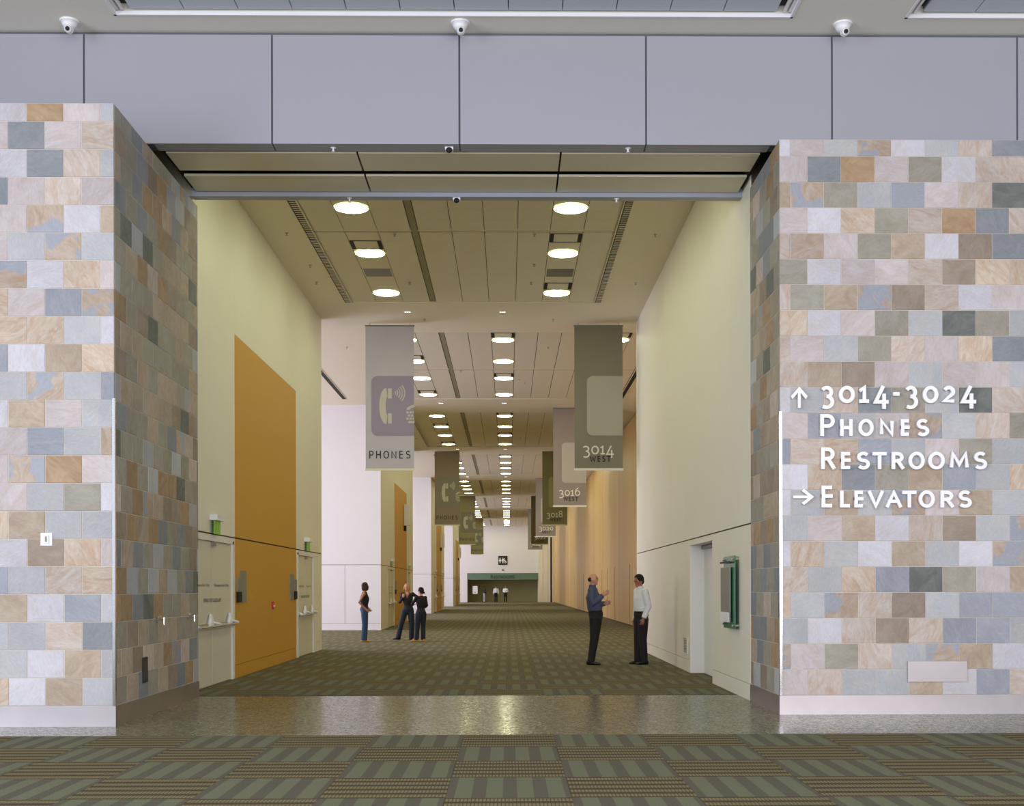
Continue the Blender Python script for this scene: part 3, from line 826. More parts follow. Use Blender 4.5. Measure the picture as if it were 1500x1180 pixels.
fg.cyl((c.x+.2, Y_END-.07, c.z+.2), (c.x+.2, Y_END-.06, c.z+.2), .05, n=12)
for q in range(16):
    a0, a1 = 2*PI*q/16, 2*PI*(q+1)/16
    ccx, ccz = c.x+.24, c.z-.15
    fg.add([(ccx+r_*math.cos(aa), Y_END-.068, ccz+r_*math.sin(aa)) for aa in (a0, a1) for r_ in (.11, .15)], [(0, 1, 3, 2)])
fg.add([(c.x+.17, Y_END-.07, c.z+.14), (c.x+.23, Y_END-.07, c.z+.14), (c.x+.26, Y_END-.07, c.z-.04), (c.x+.42, Y_END-.07, c.z-.22), (c.x+.37, Y_END-.07, c.z-.26), (c.x+.18, Y_END-.07, c.z-.08)], [(0, 1, 2, 3, 4, 5)])
fg.build('restroom_figures', M['text_white'], t)
c = at(696, 864, Y_END+2.5)
t = thing('poster', 'white framed notice on the dark restroom wall left of the standing people', 'poster', (c.x, Y_END+2.48, c.z))
MB().box(c.x-.26, c.x+.26, Y_END+2.44, Y_END+2.495, c.z-.4, c.z+.45).build('paper_sheet', M['lit_notice'], t)
MB().box(c.x-.05, c.x+.05, Y_END+2.43, Y_END+2.44, c.z-.3, c.z-.18).build('dark_mark', M['text_dark'], t)
c = at(736.7, 834.5, Y_END)
tag(MB().sphere((c.x, Y_END-.05, c.z), .09, .09, .09, 10, 8).build('security_camera', M['text_dark'], None, True), 'tiny dark camera on the end wall between pictogram sign and green lintel', 'camera')

# ------------------------------------------------------------------ banners
def rrect_open(x0, x1, z0, z1, r, y, n=8):
    pts = [(x1, z0), (x1, z1)]
    pts += [(x0+r - r*math.sin(PI/2*i/n), z1-r + r*math.cos(PI/2*i/n)) for i in range(n+1)]
    pts += [(x0+r - r*math.cos(PI/2*i/n), z0+r - r*math.sin(PI/2*i/n)) for i in range(n+1)]
    return pts
def flat(pts, y, mb, th=.003):
    n_ = len(pts)
    vs = [(p[0], y-th, p[1]) for p in pts] + [(p[0], y, p[1]) for p in pts]
    mb.add(vs, [tuple(range(n_)), tuple(range(2*n_-1, n_-1, -1))] + [((i+1) % n_, i, n_+i, n_+(i+1) % n_) for i in range(n_)])
def banner(xc, y, zb, label, cloth, sq, sub, number=None, phone=None):
    w_, h_ = 1.21, 3.64
    t = thing('banner', label, 'banner', (xc, y, zb), 'hanging wayfinding banners')
    x0, x1 = xc-w_/2, xc+w_/2
    mb = MB(); nx, nz = 10, 20; vs = []
    for j in range(nz+1):
        for i in range(nx+1):
            xx = x0+w_*i/nx; zz = zb+.05+(h_-.07)*j/nz
            vs.append((xx, y + .004*math.sin(i*.9+y)*math.sin(j*.35), zz))
    nv = len(vs); vs += [(p[0], p[1]+.006, p[2]) for p in vs]
    fs = []
    for j in range(nz):
        for i in range(nx):
            a = j*(nx+1)+i; fs.append((a, a+1, a+nx+2, a+nx+1)); fs.append((nv+a, nv+a+nx+1, nv+a+nx+2, nv+a+1))
    mb.add(vs, fs); mb.build('banner_cloth', cloth, t, True)
    MB().box(x0-.015, x1+.015, y-.015, y+.02, zb, zb+.055).build('bottom_rail', M['text_white'], t)
    MB().box(x0-.015, x1+.015, y-.015, y+.02, zb+h_-.03, zb+h_).build('top_rail', M['device_grey'], t)
    hg = MB()
    for xx in (x0+.1, x1-.1): hg.cyl((xx, y, zb+h_), (xx, y, max(ZC, zb+h_+.02)), .006, n=6)
    hg.build('hanger', M['device_grey'], t)
    yp = y - .008
    sqx = x0 + (.145 if phone else .31)
    mb = MB(); flat(rrect_open(sqx, x1, zb+h_*.24, zb+h_*.65, .15, yp), yp, mb)
    mb.build('printed_square', sq, t)
    if phone:
        u = lambda px_, pz_: (x0 + (px_+.012)*w_, zb + (pz_-.012)*h_)
        ph = MB(); yq = yp-.004
        # handset: curved grip with two ear pieces
        arc_o = [u(.27 + .0 + .145*(1-math.sin(a_)), .455 + .125*math.cos(a_)) for a_ in [PI*i/14 for i in range(15)]]
        arc_i = [u(.405 + .035*(1-math.sin(a_)), .455 + .065*math.cos(a_)) for a_ in [PI*i/14 for i in range(15)]]
        poly = []
        for i in range(14):
            q = MB(); flat([arc_o[i], arc_i[i], arc_i[i+1], arc_o[i+1]][::-1], yq, ph)
        for zz in (.335, .507):
            a_, b_ = u(.45, zz), u(.53, zz+.07); flat([(a_[0], a_[1]), (a_[0], b_[1]), (b_[0], b_[1]), (b_[0], a_[1])][::-1], yq, ph)
        ph.build('handset_print', sub, t); ph = MB()
        # sound waves
        cx_, cz_ = u(.565, .545)
        for rr in (.04, .09, .15, .21, .27):
            pts = []
            for i in range(9):
                a0 = -PI/4.2 + (PI/2.1)*i/8; pts.append((cx_ + rr*math.cos(a0), cz_ + rr*math.sin(a0)))
            for i in range(8):
                p, q_ = pts[i], pts[i+1]
                def off_(pp, k_): 
                    dx, dz = pp[0]-cx_, pp[1]-cz_; L = math.hypot(dx, dz); return (pp[0]+dx/L*k_, pp[1]+dz/L*k_)
                flat([p, q_, off_(q_, .026), off_(p, .026)], yq, ph)
        ph.build('sound_wave_print', sub, t); ph = MB()
        # keypad at the right edge
        for rzz, n0 in ((.405, 3), (.383, 2), (.361, 3)):
            for i in range(n0):
                a_ = u(.83 + .065*i + (.03 if n0 == 2 else 0), rzz); b_ = (min(a_[0]+.055, x1), a_[1]+.052)
                flat([(a_[0], a_[1]), (b_[0], a_[1]), (b_[0], b_[1]), (a_[0], b_[1])], yq, ph)
        a_, b_ = u(.87, .338), u(1.0, .352); flat([(a_[0], a_[1]), (b_[0], a_[1]), (b_[0], b_[1]), (a_[0], b_[1])], yq, ph)
        pts = [u(.83, .43), u(.90, .43), u(.93, .442), u(1.0, .447), u(1.0, .465), u(.93, .46), u(.86, .448)]
        flat(pts, yq, ph)
        ph.build('keypad_print', sub, t)
        wdm = MB()
        for ch, a_, b_ in (('P',.075,.165),('H',.215,.315),('O',.365,.485),('N',.53,.635),('E',.695,.775),('S',.83,.925)):
            glyph(wdm, ch, x0+w_*a_, x0+w_*b_, zb+.30, zb+.495, .024, yp-.004, yp)
        wdm.build('lettering', M['text_dark'], t)
    if number:
        for i, (ch, xa_, xb_, dz, hh) in enumerate(digit_cells(number)):
            nmb = MB(); glyph(nmb, ch, x0+w_*xa_, x0+w_*xb_, zb+.40+dz, zb+.40+dz+hh, .036, yp-.008, yp-.002)
            nmb.build('numeral', M['text_white'], t)
        wdm = MB()
        for ch, a_, b_ in (('W',.31,.445),('E',.475,.54),('S',.57,.64),('T',.665,.755)):
            glyph(wdm, ch, x0+w_*a_, x0+w_*b_, zb+.215, zb+.365, .026, yp-.006, yp)
        wdm.build('lettering', M['text_dark'], t)
    return t
def digit_cells(num):
    out = []; x = .16
    for ch in num:
        wdt = .10 if ch == '1' else .16
        if ch in '3457': out.append((ch, x, x+wdt, -.085, .305))
        elif ch in '68': out.append((ch, x, x+wdt, 0, .32))
        else: out.append((ch, x, x+wdt, 0, .22))
        x += wdt+.025
    return out
def cloth(name, rgb): return plain(name, rgb, .75, var=.05, scale=1.5, bump=.05)
c_grey = cloth('banner_grey', (200,198,212)); c_gg = cloth('banner_green_grey', (134,132,116)); c_warm = cloth('banner_warm_grey', (150,142,132))
c_olive = cloth('banner_olive', (134,132,98)); c_lolive = cloth('banner_light_olive', (160,154,124)); c_dolive = cloth('banner_dark_olive', (108,98,70)); c_brown = cloth('banner_brown_grey', (150,138,124))
q_purple = cloth('banner_print_purple', (160,153,178)); q_pale = cloth('banner_print_pale', (176,176,162)); q_wpale = cloth('banner_print_warm', (184,178,168))
q_green = cloth('banner_print_green', (160,163,114)); q_tan = cloth('banner_print_grey', (140,136,128)); q_sym = cloth('banner_print_symbol', (208,205,196))
yb = [29.6 + 13.9*k for k in range(6)]
XB_L, XB_R = -2.95, 2.28
LBL = ['nearest grey banner with telephone symbol and the word PHONES', 'brownish grey telephone banner hanging second in the left row', 'olive telephone banner hanging third in the left row', 'smallest olive telephone banner hanging last in the left row']
for i, (k, cl, sq) in enumerate(((0, c_grey, q_purple), (2, c_brown, q_tan), (4, c_lolive, q_tan), (6, c_lolive, q_tan))):
    yy = 29.6+13.9*k
    zb_ = at(573, 689, 29.6).z + k*.045
    banner(XB_L, yy, zb_, LBL[i], cl, sq, q_sym, phone=True)
for k, (num, cl, sq, lb) in enumerate((('3014', c_gg, q_pale, 'nearest green grey banner reading 3014 WEST'), ('3016', c_warm, q_wpale, 'warm grey banner reading 3016 WEST'),
        ('3018', c_olive, q_green, 'olive green banner reading 3018 WEST'), ('3020', c_warm, q_wpale, 'pale grey banner reading 3020 WEST'),
        ('3022', c_dolive, c_olive, 'dark olive banner reading 3022 WEST'), ('3024', c_gg, q_pale, 'farthest green grey banner reading 3024 WEST'))):
    banner(XB_R, yb[k], at(573, 689, 29.6).z + k*.045, lb, cl, sq, None, number=num)

# ------------------------------------------------------------------ raised lettering on the right pier
def gl(x, y): return at(1100 + x/3.75, 540 + y/3.75, YPR-.02)
def sign_line(name, label, cells, parent_cat='lettering'):
    p = gl(cells[0][1], cells[0][4])
    t = thing(name, label, parent_cat, (p.x, YPR-.0, p.z), 'raised white lettering on the right stone pier')
    for ch, xa_, xb_, ya_, yb_ in cells:
        a_, b_ = gl(xa_, yb_), gl(xb_, ya_)
        lm = MB(); glyph(lm, ch, a_.x, b_.x, a_.z, b_.z, .043 if yb_-ya_ > 110 or cells[0][0] == '3' else .040, YPR-.050, YPR-.016)
        lm.build('letter', M['letters'], t)
    return t
sign_line('raised_lettering', 'raised white numbers 3014-3024, top line on the stone', [('3',378,455,95,223),('0',480,567,95,190),('1',590,645,95,189),('4',672,752,95,222),('-',778,812,133,147),('3',840,915,95,223),('0',940,1025,95,190),('2',1048,1122,95,188),('4',1150,1232,95,220)])
sign_line('raised_lettering', 'raised white word PHONES on the stone', [('P',378,457,250,370),('H',487,555,278,370),('O',587,670,276,372),('N',705,780,278,370),('E',820,873,278,370),('S',905,975,276,372)])
sign_line('raised_lettering', 'raised white word RESTROOMS on the stone', [('R',383,460,433,552),('E',492,550,458,552),('S',578,650,456,554),('T',665,742,458,552),('R',770,838,458,552),('O',862,950,456,554),('O',970,1060,456,554),('M',1088,1192,458,552),('S',1220,1292,456,554)])
sign_line('raised_lettering', 'raised white word ELEVATORS, bottom line on the stone', [('E',385,452,642,762),('L',487,540,670,762),('E',565,620,670,762),('V',640,725,670,762),('A',738,825,670,762),('T',828,905,670,762),('O',918,1005,668,764),('R',1038,1110,670,762),('S',1135,1208,668,764)])
def prism_xz(pts, y0, y1, mb):
    n_ = len(pts); vs = [(p[0], y0, p[1]) for p in pts] + [(p[0], y1, p[1]) for p in pts]
    mb.add(vs, [tuple(range(n_)), tuple(range(2*n_-1, n_-1, -1))] + [((i+1) % n_, i, n_+i, n_+(i+1) % n_) for i in range(n_)])
def arrow(cells, label, rot):
    xa_, xb_, ya_, yb_ = cells
    a_, b_ = gl(xa_, yb_), gl(xb_, ya_); W_, H_ = b_.x-a_.x, b_.z-a_.z
    if rot: pts0 = [(0,.42),(.70,.42),(.40,.12),(.52,0),(1,.5),(.52,1),(.40,.88),(.70,.58),(0,.58)]
    else: pts0 = [(.42,0),(.58,0),(.58,.72),(.90,.42),(1,.56),(.5,1),(0,.56),(.10,.42),(.42,.72)]
    mb = MB(); prism_xz([(a_.x+p[0]*W_, a_.z+p[1]*H_) for p in pts0], YPR-.050, YPR-.016, mb)
    o = mb.build('arrow_sign', M['letters'], None, origin=(a_.x, YPR, a_.z)); tag(o, label, 'arrow', 'raised white arrows on the right stone pier')
arrow((217,308,100,217), 'raised white arrow pointing up left of the numbers', 0)
arrow((230,343,660,748), 'raised white arrow pointing right beside ELEVATORS', 1)

# ------------------------------------------------------------------ small fittings in the lobby
p = at(68.5, 789.5, YPL)
t = thing('light_switch', 'white key switch plate on the left stone pier', 'switch', (p.x, YPL, p.z))
MB().box(p.x-.063, p.x+.063, YPL-.012, YPL+.002, p.z-.07, p.z+.07).build('face_plate', M['plastic'], t)
MB().box(p.x-.028, p.x+.028, YPL-.024, YPL-.012, p.z-.045, p.z+.045).build('rocker', M['trimwhite'], t)
MB().box(p.x-.01, p.x+.01, YPL-.028, YPL-.024, p.z-.03, p.z+.03).build('key_slot', M['device_grey'], t)
a_, b_ = at(1329, 998, YPR), at(1416, 968, YPR)
t = thing('access_plate', 'blank brushed steel plate low on the right stone pier', 'plate', ((a_.x+b_.x)/2, YPR, a_.z))
MB().box(a_.x, b_.x, YPR-.018, YPR+.002, a_.z, b_.z).build('steel_plate', M['steel'], t)
MB().box(a_.x+.01, b_.x-.01, YPR-.022, YPR-.018, a_.z+.01, b_.z-.01).build('plate_face', M['steel'], t)
for i, yy in enumerate((14.55, 15.95)):
    t = thing('wall_hook', ['steel bibb on the left pier return, nearer of the two', 'steel bibb on the left pier return, farther of the two'][i], 'tap', (XPL, yy, 1.1), 'steel wall bibbs')
    MB().cyl((XPL, yy, 1.13), (XPL+.02, yy, 1.13), .035, n=12).build('escutcheon', M['steel2'], t)
    b2 = MB(); b2.cyl((XPL, yy, 1.13), (XPL+.09, yy, 1.13), .012, n=8); b2.cyl((XPL+.09, yy, 1.16), (XPL+.09, yy, 1.07), .012, n=8); b2.box(XPL+.02, XPL+.05, yy-.03, yy+.03, 1.16, 1.18)
    b2.build('spout', M['steel2'], t)
t = thing('floor_outlet', 'small dark bronze plate low on the left pier return', 'plate', (XPL, 14.1, .45))
MB().box(XPL, XPL+.012, 13.97, 14.16, .40, .70).build('face_plate', M['text_dark'], t)
MB().box(XPL+.012, XPL+.016, 13.99, 14.14, .43, .67).build('grille', M['dark_gap'], t)
def camera_fix(px, lbl):
    p = at(px, 33, 14.15); x, y, z = p.x, 14.17, ZL
    t = thing('security_camera', lbl, 'camera', (x, y, z), 'white dome security cameras')
    MB().cyl((x, y, z), (x, y, z-.02), .115, .11, 24).build('mount_ring', M['plastic'], t)
    MB().cyl((x, y, z-.02), (x, y, z-.09), .105, .06, 24).build('housing', M['plastic'], t, True)
    e = MB(); e.sphere((x+.01, y-.03, z-.115), .05, .05, .05, 14, 10); e.cyl((x+.01, y-.05, z-.12), (x+.012, y-.10, z-.135), .043, .043, 16)
    e.build('camera_eye', M['plastic'], t, True)
    MB().cyl((x+.012, y-.1, z-.135), (x+.012, y-.106, z-.137), .026, n=14).build('camera_lens', M['black'], t)
camera_fix(101, 'white ceiling camera above the left stone pier')
camera_fix(674, 'white ceiling camera over the middle of the opening')
camera_fix(1235, 'white ceiling camera above the right stone pier')
def sprinkler(x, y, z, lbl, grp='sprinkler heads', mat='steel'):
    t = thing('sprinkler', lbl, 'sprinkler', (x, y, z), grp)
    MB().cyl((x, y, z), (x, y, z-.008), .035, .03, 14).build('escutcheon', M[mat], t)
    MB().cyl((x, y, z-.008), (x, y, z-.045), .012, .010, 8).build('nozzle', M[mat], t)
    MB().cyl((x, y, z-.045), (x, y, z-.05), .024, .024, 12).build('deflector', M[mat], t)
for x, y, z, l in ((at(488,220,14.55).x, 14.56, ZH, 'sprinkler under the grey header, left one'), (at(920,221,14.55).x, 14.56, ZH, 'sprinkler under the grey header, right one'),
        (at(512,293,16.28).x, 16.28, ZH-.055, 'sprinkler under the lower soffit bar, left one'), (at(903,294,16.28).x, 16.28, ZH-.055, 'sprinkler under the lower soffit bar, right one'),
        (at(436,14,13.6).x, 13.6, ZL+.08, 'sprinkler in the lobby ceiling tiles, left of centre'), (at(901,14,13.6).x, 13.6, ZL+.08, 'sprinkler in the lobby ceiling tiles, right of centre'), (at(1368,16,13.6).x, 13.6, ZL+.08, 'sprinkler in the right lobby ceiling panel')):
    sprinkler(x, y, z, l, 'lobby sprinklers', 'plastic')
for x, y, z, l in ((at(658,220,14.55).x, 14.56, ZH, 'small white sensor with black face under the header'), (at(669,293,16.28).x, 16.28, ZH-.055, 'small white sensor with black face under the soffit bar')):
    t = thing('motion_sensor', l, 'sensor', (x, y, z))
    MB().box(x-.05, x+.05, y-.05, y+.05, z-.035, z).build('housing', M['plastic'], t)
    e = MB(); e.sphere((x, y-.045, z-.04), .04, .03, .035, 12, 8); e.build('sensor_eye', M['black'], t, True)
for k in range(4):
    y0 = bays[k][1] - .2
    for x, l in ((-4.05, 'far left'), (.55, 'centre')):
        sprinkler(x, bays[k][0]+7.6 if x < -4 else bays[k][0]+7.6, ZC if x < -4 else ZT, 'sprinkler head at the %s of the %s ceiling bay' % (l, ORD[k]), 'corridor sprinklers')
    for x, l in ((-2.4, 'left'), (-.12, 'middle')):
        t = thing('spotlight', 'cluster of tiny spotlights on the band beyond the %s ceiling bay, %s one' % (ORD[k], l), 'spotlight', (x, bays[k][1]+.9, ZC), 'tiny spotlight clusters')
        MB().cyl((x, bays[k][1]+.9, ZC), (x, bays[k][1]+.9, ZC-.01), .11, n=16).build('trim_ring', M['gyp'], t)
        e = MB()
        for i in range(3): e.cyl((x-.05+.05*i, bays[k][1]+.88, ZC-.01), (x-.05+.05*i, bays[k][1]+.88, ZC-.016), .016, n=8)
        e.build('lamp', M['small_lamp'], t)

for px_, py_, wh in ((420,340,'on the plain left margin, nearer one'), (463.5,412,'on the plain left margin, farther one'), (960,341,'on the plain right margin, nearer one'),
        (931,412,'on the plain right margin, farther one'), (778,412,'just left of the last light of the right row, first bay'), (600,412,'just right of the last light of the left row, first bay'),
        (622,466,'on the first plain band above the telephone banner'), (810,466,'on the first plain band above the 3014 banner'), (578,341,'on the cross channel right of the left row'),
        (783,341,'on the cross channel left of the right row'), (508,507,'over the left alcove'), (803,507,'near side of the second bay beside the 3014 banner'), (760,555,'beside the middle row, second bay'), (675,541,'beside the dark channel, second bay')):
    Yq = F_PX*(ZT-EYE)/(PY-py_); q = at(px_, py_, Yq)
    sprinkler(q.x, Yq, ZC, 'tiny steel sprinkler head ' + wh, 'tiny sprinkler heads of the corridor ceiling')

# ------------------------------------------------------------------ people
def remesh(mb, vox, smooth_it=3):
    me = mb.mesh('tmp', M['black']); ob = bpy.data.objects.new('tmp', me); col.objects.link(ob)
    md = ob.modifiers.new('r', 'REMESH'); md.mode = 'VOXEL'; md.voxel_size = vox
    sm = ob.modifiers.new('s', 'SMOOTH'); sm.iterations = smooth_it; sm.factor = .5
    dg = bpy.context.evaluated_depsgraph_get(); dg.update()
    out = bpy.data.meshes.new_from_object(ob.evaluated_get(dg))
    bpy.data.objects.remove(ob)
    return out
def to_mb(me):
    o = MB(); o.add([tuple(v.co) for v in me.vertices], [tuple(p.vertices) for p in me.polygons]); return o
def V(*a): return Vector(a)
def lerp(a, b, t): return Vector(a)*(1-t) + Vector(b)*t
def hand(mb, wr, d, side, palm_n, curl=.5, s=1.0):
    """wr wrist, d direction of the hand, side = direction of the thumb side, palm_n = palm normal"""
    d = Vector(d).normalized(); sd = Vector(side); sd = (sd - d*sd.dot(d)).normalized(); n_ = d.cross(sd)
    if n_.dot(Vector(palm_n)) < 0: n_ = -n_
    mb.loft([(wr, .027*s, .02*s), (Vector(wr)+d*.03*s, .034*s, .017*s), (Vector(wr)+d*.085*s, .042*s, .014*s), (Vector(wr)+d*.095*s, .036*s, .011*s)], sd, 10)
    for i, ln in enumerate((.068, .078, .072, .056)):
        b = Vector(wr) + d*.085*s + sd*(.03 - .02*i)*s
        p1 = b + (d*math.cos(curl*.5) + n_*math.sin(curl*.5))*ln*.5*s
        p2 = p1 + (d*math.cos(curl*1.3) + n_*math.sin(curl*1.3))*ln*.3*s
        p3 = p2 + (d*math.cos(curl*2) + n_*math.sin(curl*2))*ln*.22*s
        mb.loft([(b, .009*s, .009*s), (p1, .0085*s, .0085*s), (p2, .0075*s, .0075*s), (p3, .005*s, .005*s)], sd, 6)
    b = Vector(wr) + d*.03*s + sd*.028*s; p1 = b + (d*.6 + sd*.8)*.03*s; p2 = p1 + (d*.85 + sd*.4 + n_*.3)*.028*s
    mb.loft([(b, .012*s, .012*s), (p1, .010*s, .010*s), (p2, .006*s, .006*s)], n_, 6)

def person(label, loc, rz, H, J, C, fine=True):
    """J: joints of a 1.75 m figure facing +x, left = +y.  C: colours and cut"""
    k = H/1.75; vox = .011 if fine else .02
    fem = C.get('fem', False)
    root = thing('person', label, 'person', loc, C.get('group')); root.rotation_euler = (0, 0, rz)
    S = lambda v: Vector(v)*k
    pel, che, nek, hed = (S(J[q]) for q in ('pelvis', 'chest', 'neck', 'head'))
    sw, hw = (.92, 1.0) if fem else (1.0, 1.0)
    bu = C.get('bulk', 1.0)
    def torso(mb, e, z_lo=0.0, z_hi=1.0, V_=True):
        wa = .115 if fem else .145; ch_d = .105 if fem else .112
        secs = [(pel + S((0,0,-.07)), .135+e, .085+e), (pel, .165*hw+e, .108+e), (lerp(pel, che, .38), wa+e, (.085 if fem else .105)+e),
                (lerp(pel, che, .8), .150*sw+e, ch_d+e), (che, .165*sw+e, ch_d+e), (lerp(che, nek, .45), .165*sw+e, .085+e), (lerp(che, nek, .75), .12*sw+e, .065+e), (nek, .062+e, .058+e)]
        secs = [(c, a*k, b*k) for c, a, b in secs]
        if z_lo: secs = [q for q in secs if q[0].z > z_lo*k]
        mb.loft(secs, (0,1,0), 20)
    def limb(mb, pts, rad, e, hint=(0,1,0), n=12):
        secs = []
        for i in range(len(pts)-1):
            for t_ in ((0, .5) if i < len(pts)-2 else (0, .5, 1)):
                secs.append((lerp(pts[i], pts[i+1], t_), (rad[i]*(1-t_)+rad[i+1]*t_+e)*k, (rad[i]*(1-t_)+rad[i+1]*t_+e)*k))
        mb.loft(secs, hint, n)
    arms = {s: [S(J[s+'_sh']), S(J[s+'_el']), S(J[s+'_wr'])] for s in 'LR'}
    legs = {s: [S(J[s+'_hip']), S(J[s+'_kn']), S(J[s+'_an'])] for s in 'LR'}
    ra = [.048, .038, .025] if not fem else [.042, .033, .022]
    rl = [.085, .055, .036]
    b = MB(); torso(b, -.004)
    b.loft([(lerp(nek, hed, -.35), .06*k, .058*k), (nek, .056*k, .054*k), (lerp(nek, hed, .7), .052*k, .052*k)], (0,1,0), 14)
    for s in 'LR':
        b.sphere(arms[s][0], .055*k, .055*k, .055*k); limb(b, arms[s], ra, 0)
        b.sphere(legs[s][0], .09*k, .09*k, .09*k); limb(b, legs[s], rl, 0)
        toe = Vector(J.get(s+'_toe', (1, 0, 0))).normalized()
        an = legs[s][2]; b.loft([(an+V(0,0,-.03*k)-toe*.05*k, .028*k, .025*k), (V(an.x, an.y, .035*k)+toe*.04*k, .036*k, .03*k), (V(an.x, an.y, .025*k)+toe*.15*k, .038*k, .018*k)], toe.cross(V(0,0,1)), 10)
    # head
    hd = Vector(J.get('look', (1, 0, 0))).normalized(); yaw = math.atan2(hd.y, hd.x); pitch = -math.asin(max(-1, min(1, hd.z)))
    RM = Euler((0, pitch, yaw)).to_matrix()
    hb = MB()
    def shp(q):
        x, y, z = q
        if z < 0: y *= 1 - .28*(-z)**1.5; x *= 1 - .12*(-z)
        if x > .6: x = .6 + (x-.6)*.75
        return (x, y, z)
    hb.sphere((0, 0, 0), .096*k, .078*k, .112*k, 20, 14, shp)
    hb.sphere((.086*k, 0, -.018*k), .022*k, .013*k, .024*k, 10, 8)      # nose
    hb.sphere((.062*k, 0, -.086*k), .030*k, .032*k, .022*k, 10, 8)      # chin
    hb.sphere((.076*k, 0, -.058*k), .016*k, .024*k, .010*k, 10, 6)      # lips
    for sg in (-1, 1): hb.sphere((-.004*k, sg*.078*k, -.01*k), .020*k, .010*k, .032*k, 8, 6)
    hb.v = [tuple(RM @ Vector(p) + hed) for p in hb.v]
    b.add(hb.v, hb.f)
    body = to_mb(remesh(b, vox*.85, 2))
    for s in 'LR':
        wr = arms[s][2]; d = Vector(J.get(s+'_hd', arms[s][2]-arms[s][1]))
        hand(body, tuple(wr), d, J.get(s+'_th', (1, 0, 0)), J.get(s+'_pn', (0, 1, 0)), J.get(s+'_curl', .5), k*(.92 if fem else 1.0))
    def put(mb, name, mat, parent=root, smooth=True):
        me = mb.mesh(name, mat, (0,0,0), smooth); o = bpy.data.objects.new(name, me); o.parent = parent; col.objects.link(o); return o
    bo = put(body, 'body', C['skin'])
    ey = MB(); mo = MB()
    for sg in (-1, 1): ey.sphere((.083*k, sg*.03*k, .012*k), .010*k, .013*k, .008*k, 8, 6)
    mo.sphere((.088*k, 0, -.058*k), .008*k, .02*k, .005*k, 8, 6)
    for sg in (-1, 1): ey.sphere((.084*k, sg*.031*k, .034*k), .010*k, .018*k, .0035*k, 8, 5)
    for q, nm_, mt in ((ey, 'eyes', M['text_dark']), (mo, 'mouth', C['lips'])):
        q.v = [tuple(RM @ Vector(p) + hed) for p in q.v]; put(q, nm_, mt, bo)
    # hair
    h = MB(); st = C['hair_style']
    def cap(q):
        x, y, z = q
        if x > .35: x = .35 + (x-.35)*.55
        return (x, y, z)
    if st != 'bald':
        h.sphere((-.014*k, 0, .034*k), .112*k, .092*k, .106*k, 18, 12, cap)
    if st == 'short': h.sphere((-.045*k, 0, -.015*k), .068*k, .080*k, .075*k, 14, 10)
    if st == 'bald':
        for sg in (-1, 1): h.sphere((-.035*k, sg*.048*k, -.005*k), .062*k, .036*k, .045*k, 12, 8)
        h.sphere((-.062*k, 0, -.012*k), .042*k, .062*k, .045*k, 12, 8)
    if st == 'bob':
        h.sphere((-.045*k, 0, -.04*k), .072*k, .086*k, .095*k, 16, 10)
        for sg in (-1, 1): h.sphere((.012*k, sg*.074*k, -.03*k), .064*k, .030*k, .095*k, 12, 10)
    if st == 'bun':
        h.sphere((-.045*k, 0, -.01*k), .068*k, .080*k, .08*k, 14, 10); h.sphere((-.10*k, -.03*k, -.055*k), .04*k, .045*k, .04*k, 12, 8)
    h.v = [tuple(RM @ Vector(p) + hed) for p in h.v]
    put(to_mb(remesh(h, .010, 2)), 'hair', C['hair'])
    # trousers
    tr = MB()
    tr.loft([(pel+S((0,0,-.14)), .12*k, .09*k), (pel+S((0,0,-.07)), .155*k, .108*k*bu), (pel, (.178 if not fem else .172)*k, .124*k*bu), (lerp(pel, che, .22), (.158 if not fem else .138)*k, .114*k*bu)], (0,1,0), 20)
    for s in 'LR':
        hp, kn, an = legs[s]; fl_ = C.get('flare', 0.0)
        low = lerp(kn, an, 1.0) + V(0, 0, -.035*k)
        limb(tr, [hp, kn, low], [.094*bu, .066*bu+fl_*.4, (.056+fl_)*bu], .006, n=14)
        tr.sphere(hp, .10*k, .10*k, .10*k, 12, 8)
    put(to_mb(remesh(tr, vox, 3)), 'trousers', C['trousers'])
    if not fem: 
        bl = MB(); c_ = lerp(pel, che, .18); bl.loft([(c_-V(0,0,.016*k), .166*k, .121*k*bu), (c_+V(0,0,.016*k), .163*k, .119*k*bu)], (0,1,0), 24); put(bl, 'belt', M['black'])
    # shirt
    sh = MB(); zl = .0
    secs = [(pel+S((0,0,-.03)) if fem else lerp(pel, che, .16), (.172 if fem else .156)*k, (.122 if fem else .113*bu)*k)]
    wa = .125 if fem else .166
    secs += [(lerp(pel, che, .38), wa*k, (.10 if fem else .128*bu)*k), (lerp(pel, che, .8), .168*sw*k, .126*k*bu), (che, .180*sw*k, .128*k*bu),
             (lerp(che, nek, .45), .176*sw*k, .10*k), (lerp(che, nek, .78), .128*sw*k, .08*k), (lerp(che, nek, .95), .075*k, .072*k)]
    sh.loft(secs, (0,1,0), 22)
    for s in 'LR':
        sh_, el, wr = arms[s]
        if C['sleeve'] == 'long':
            sh.sphere(sh_, .07*k, .07*k, .07*k); limb(sh, [sh_, el, lerp(el, wr, .97)], [.062, .056, .042] if not fem else [.046, .038, .030], .008)
        elif C['sleeve'] == 'threequarter':
            sh.sphere(sh_, .062*k, .062*k, .062*k); limb(sh, [sh_, el, lerp(el, wr, .45)], [.048, .040, .036], .006)
        else: sh.sphere(lerp(che, sh_, .72)+V(0,0,.0), .06*k, .05*k, .07*k)
    put(to_mb(remesh(sh, vox, 3)), 'shirt', C['shirt'])
    if not fem:
        cl = MB(); cl.loft([(lerp(che, nek, .88), .078*k, .072*k), (lerp(nek, hed, .28), .062*k, .064*k)], (0,1,0), 18); put(cl, 'collar', C['shirt'])
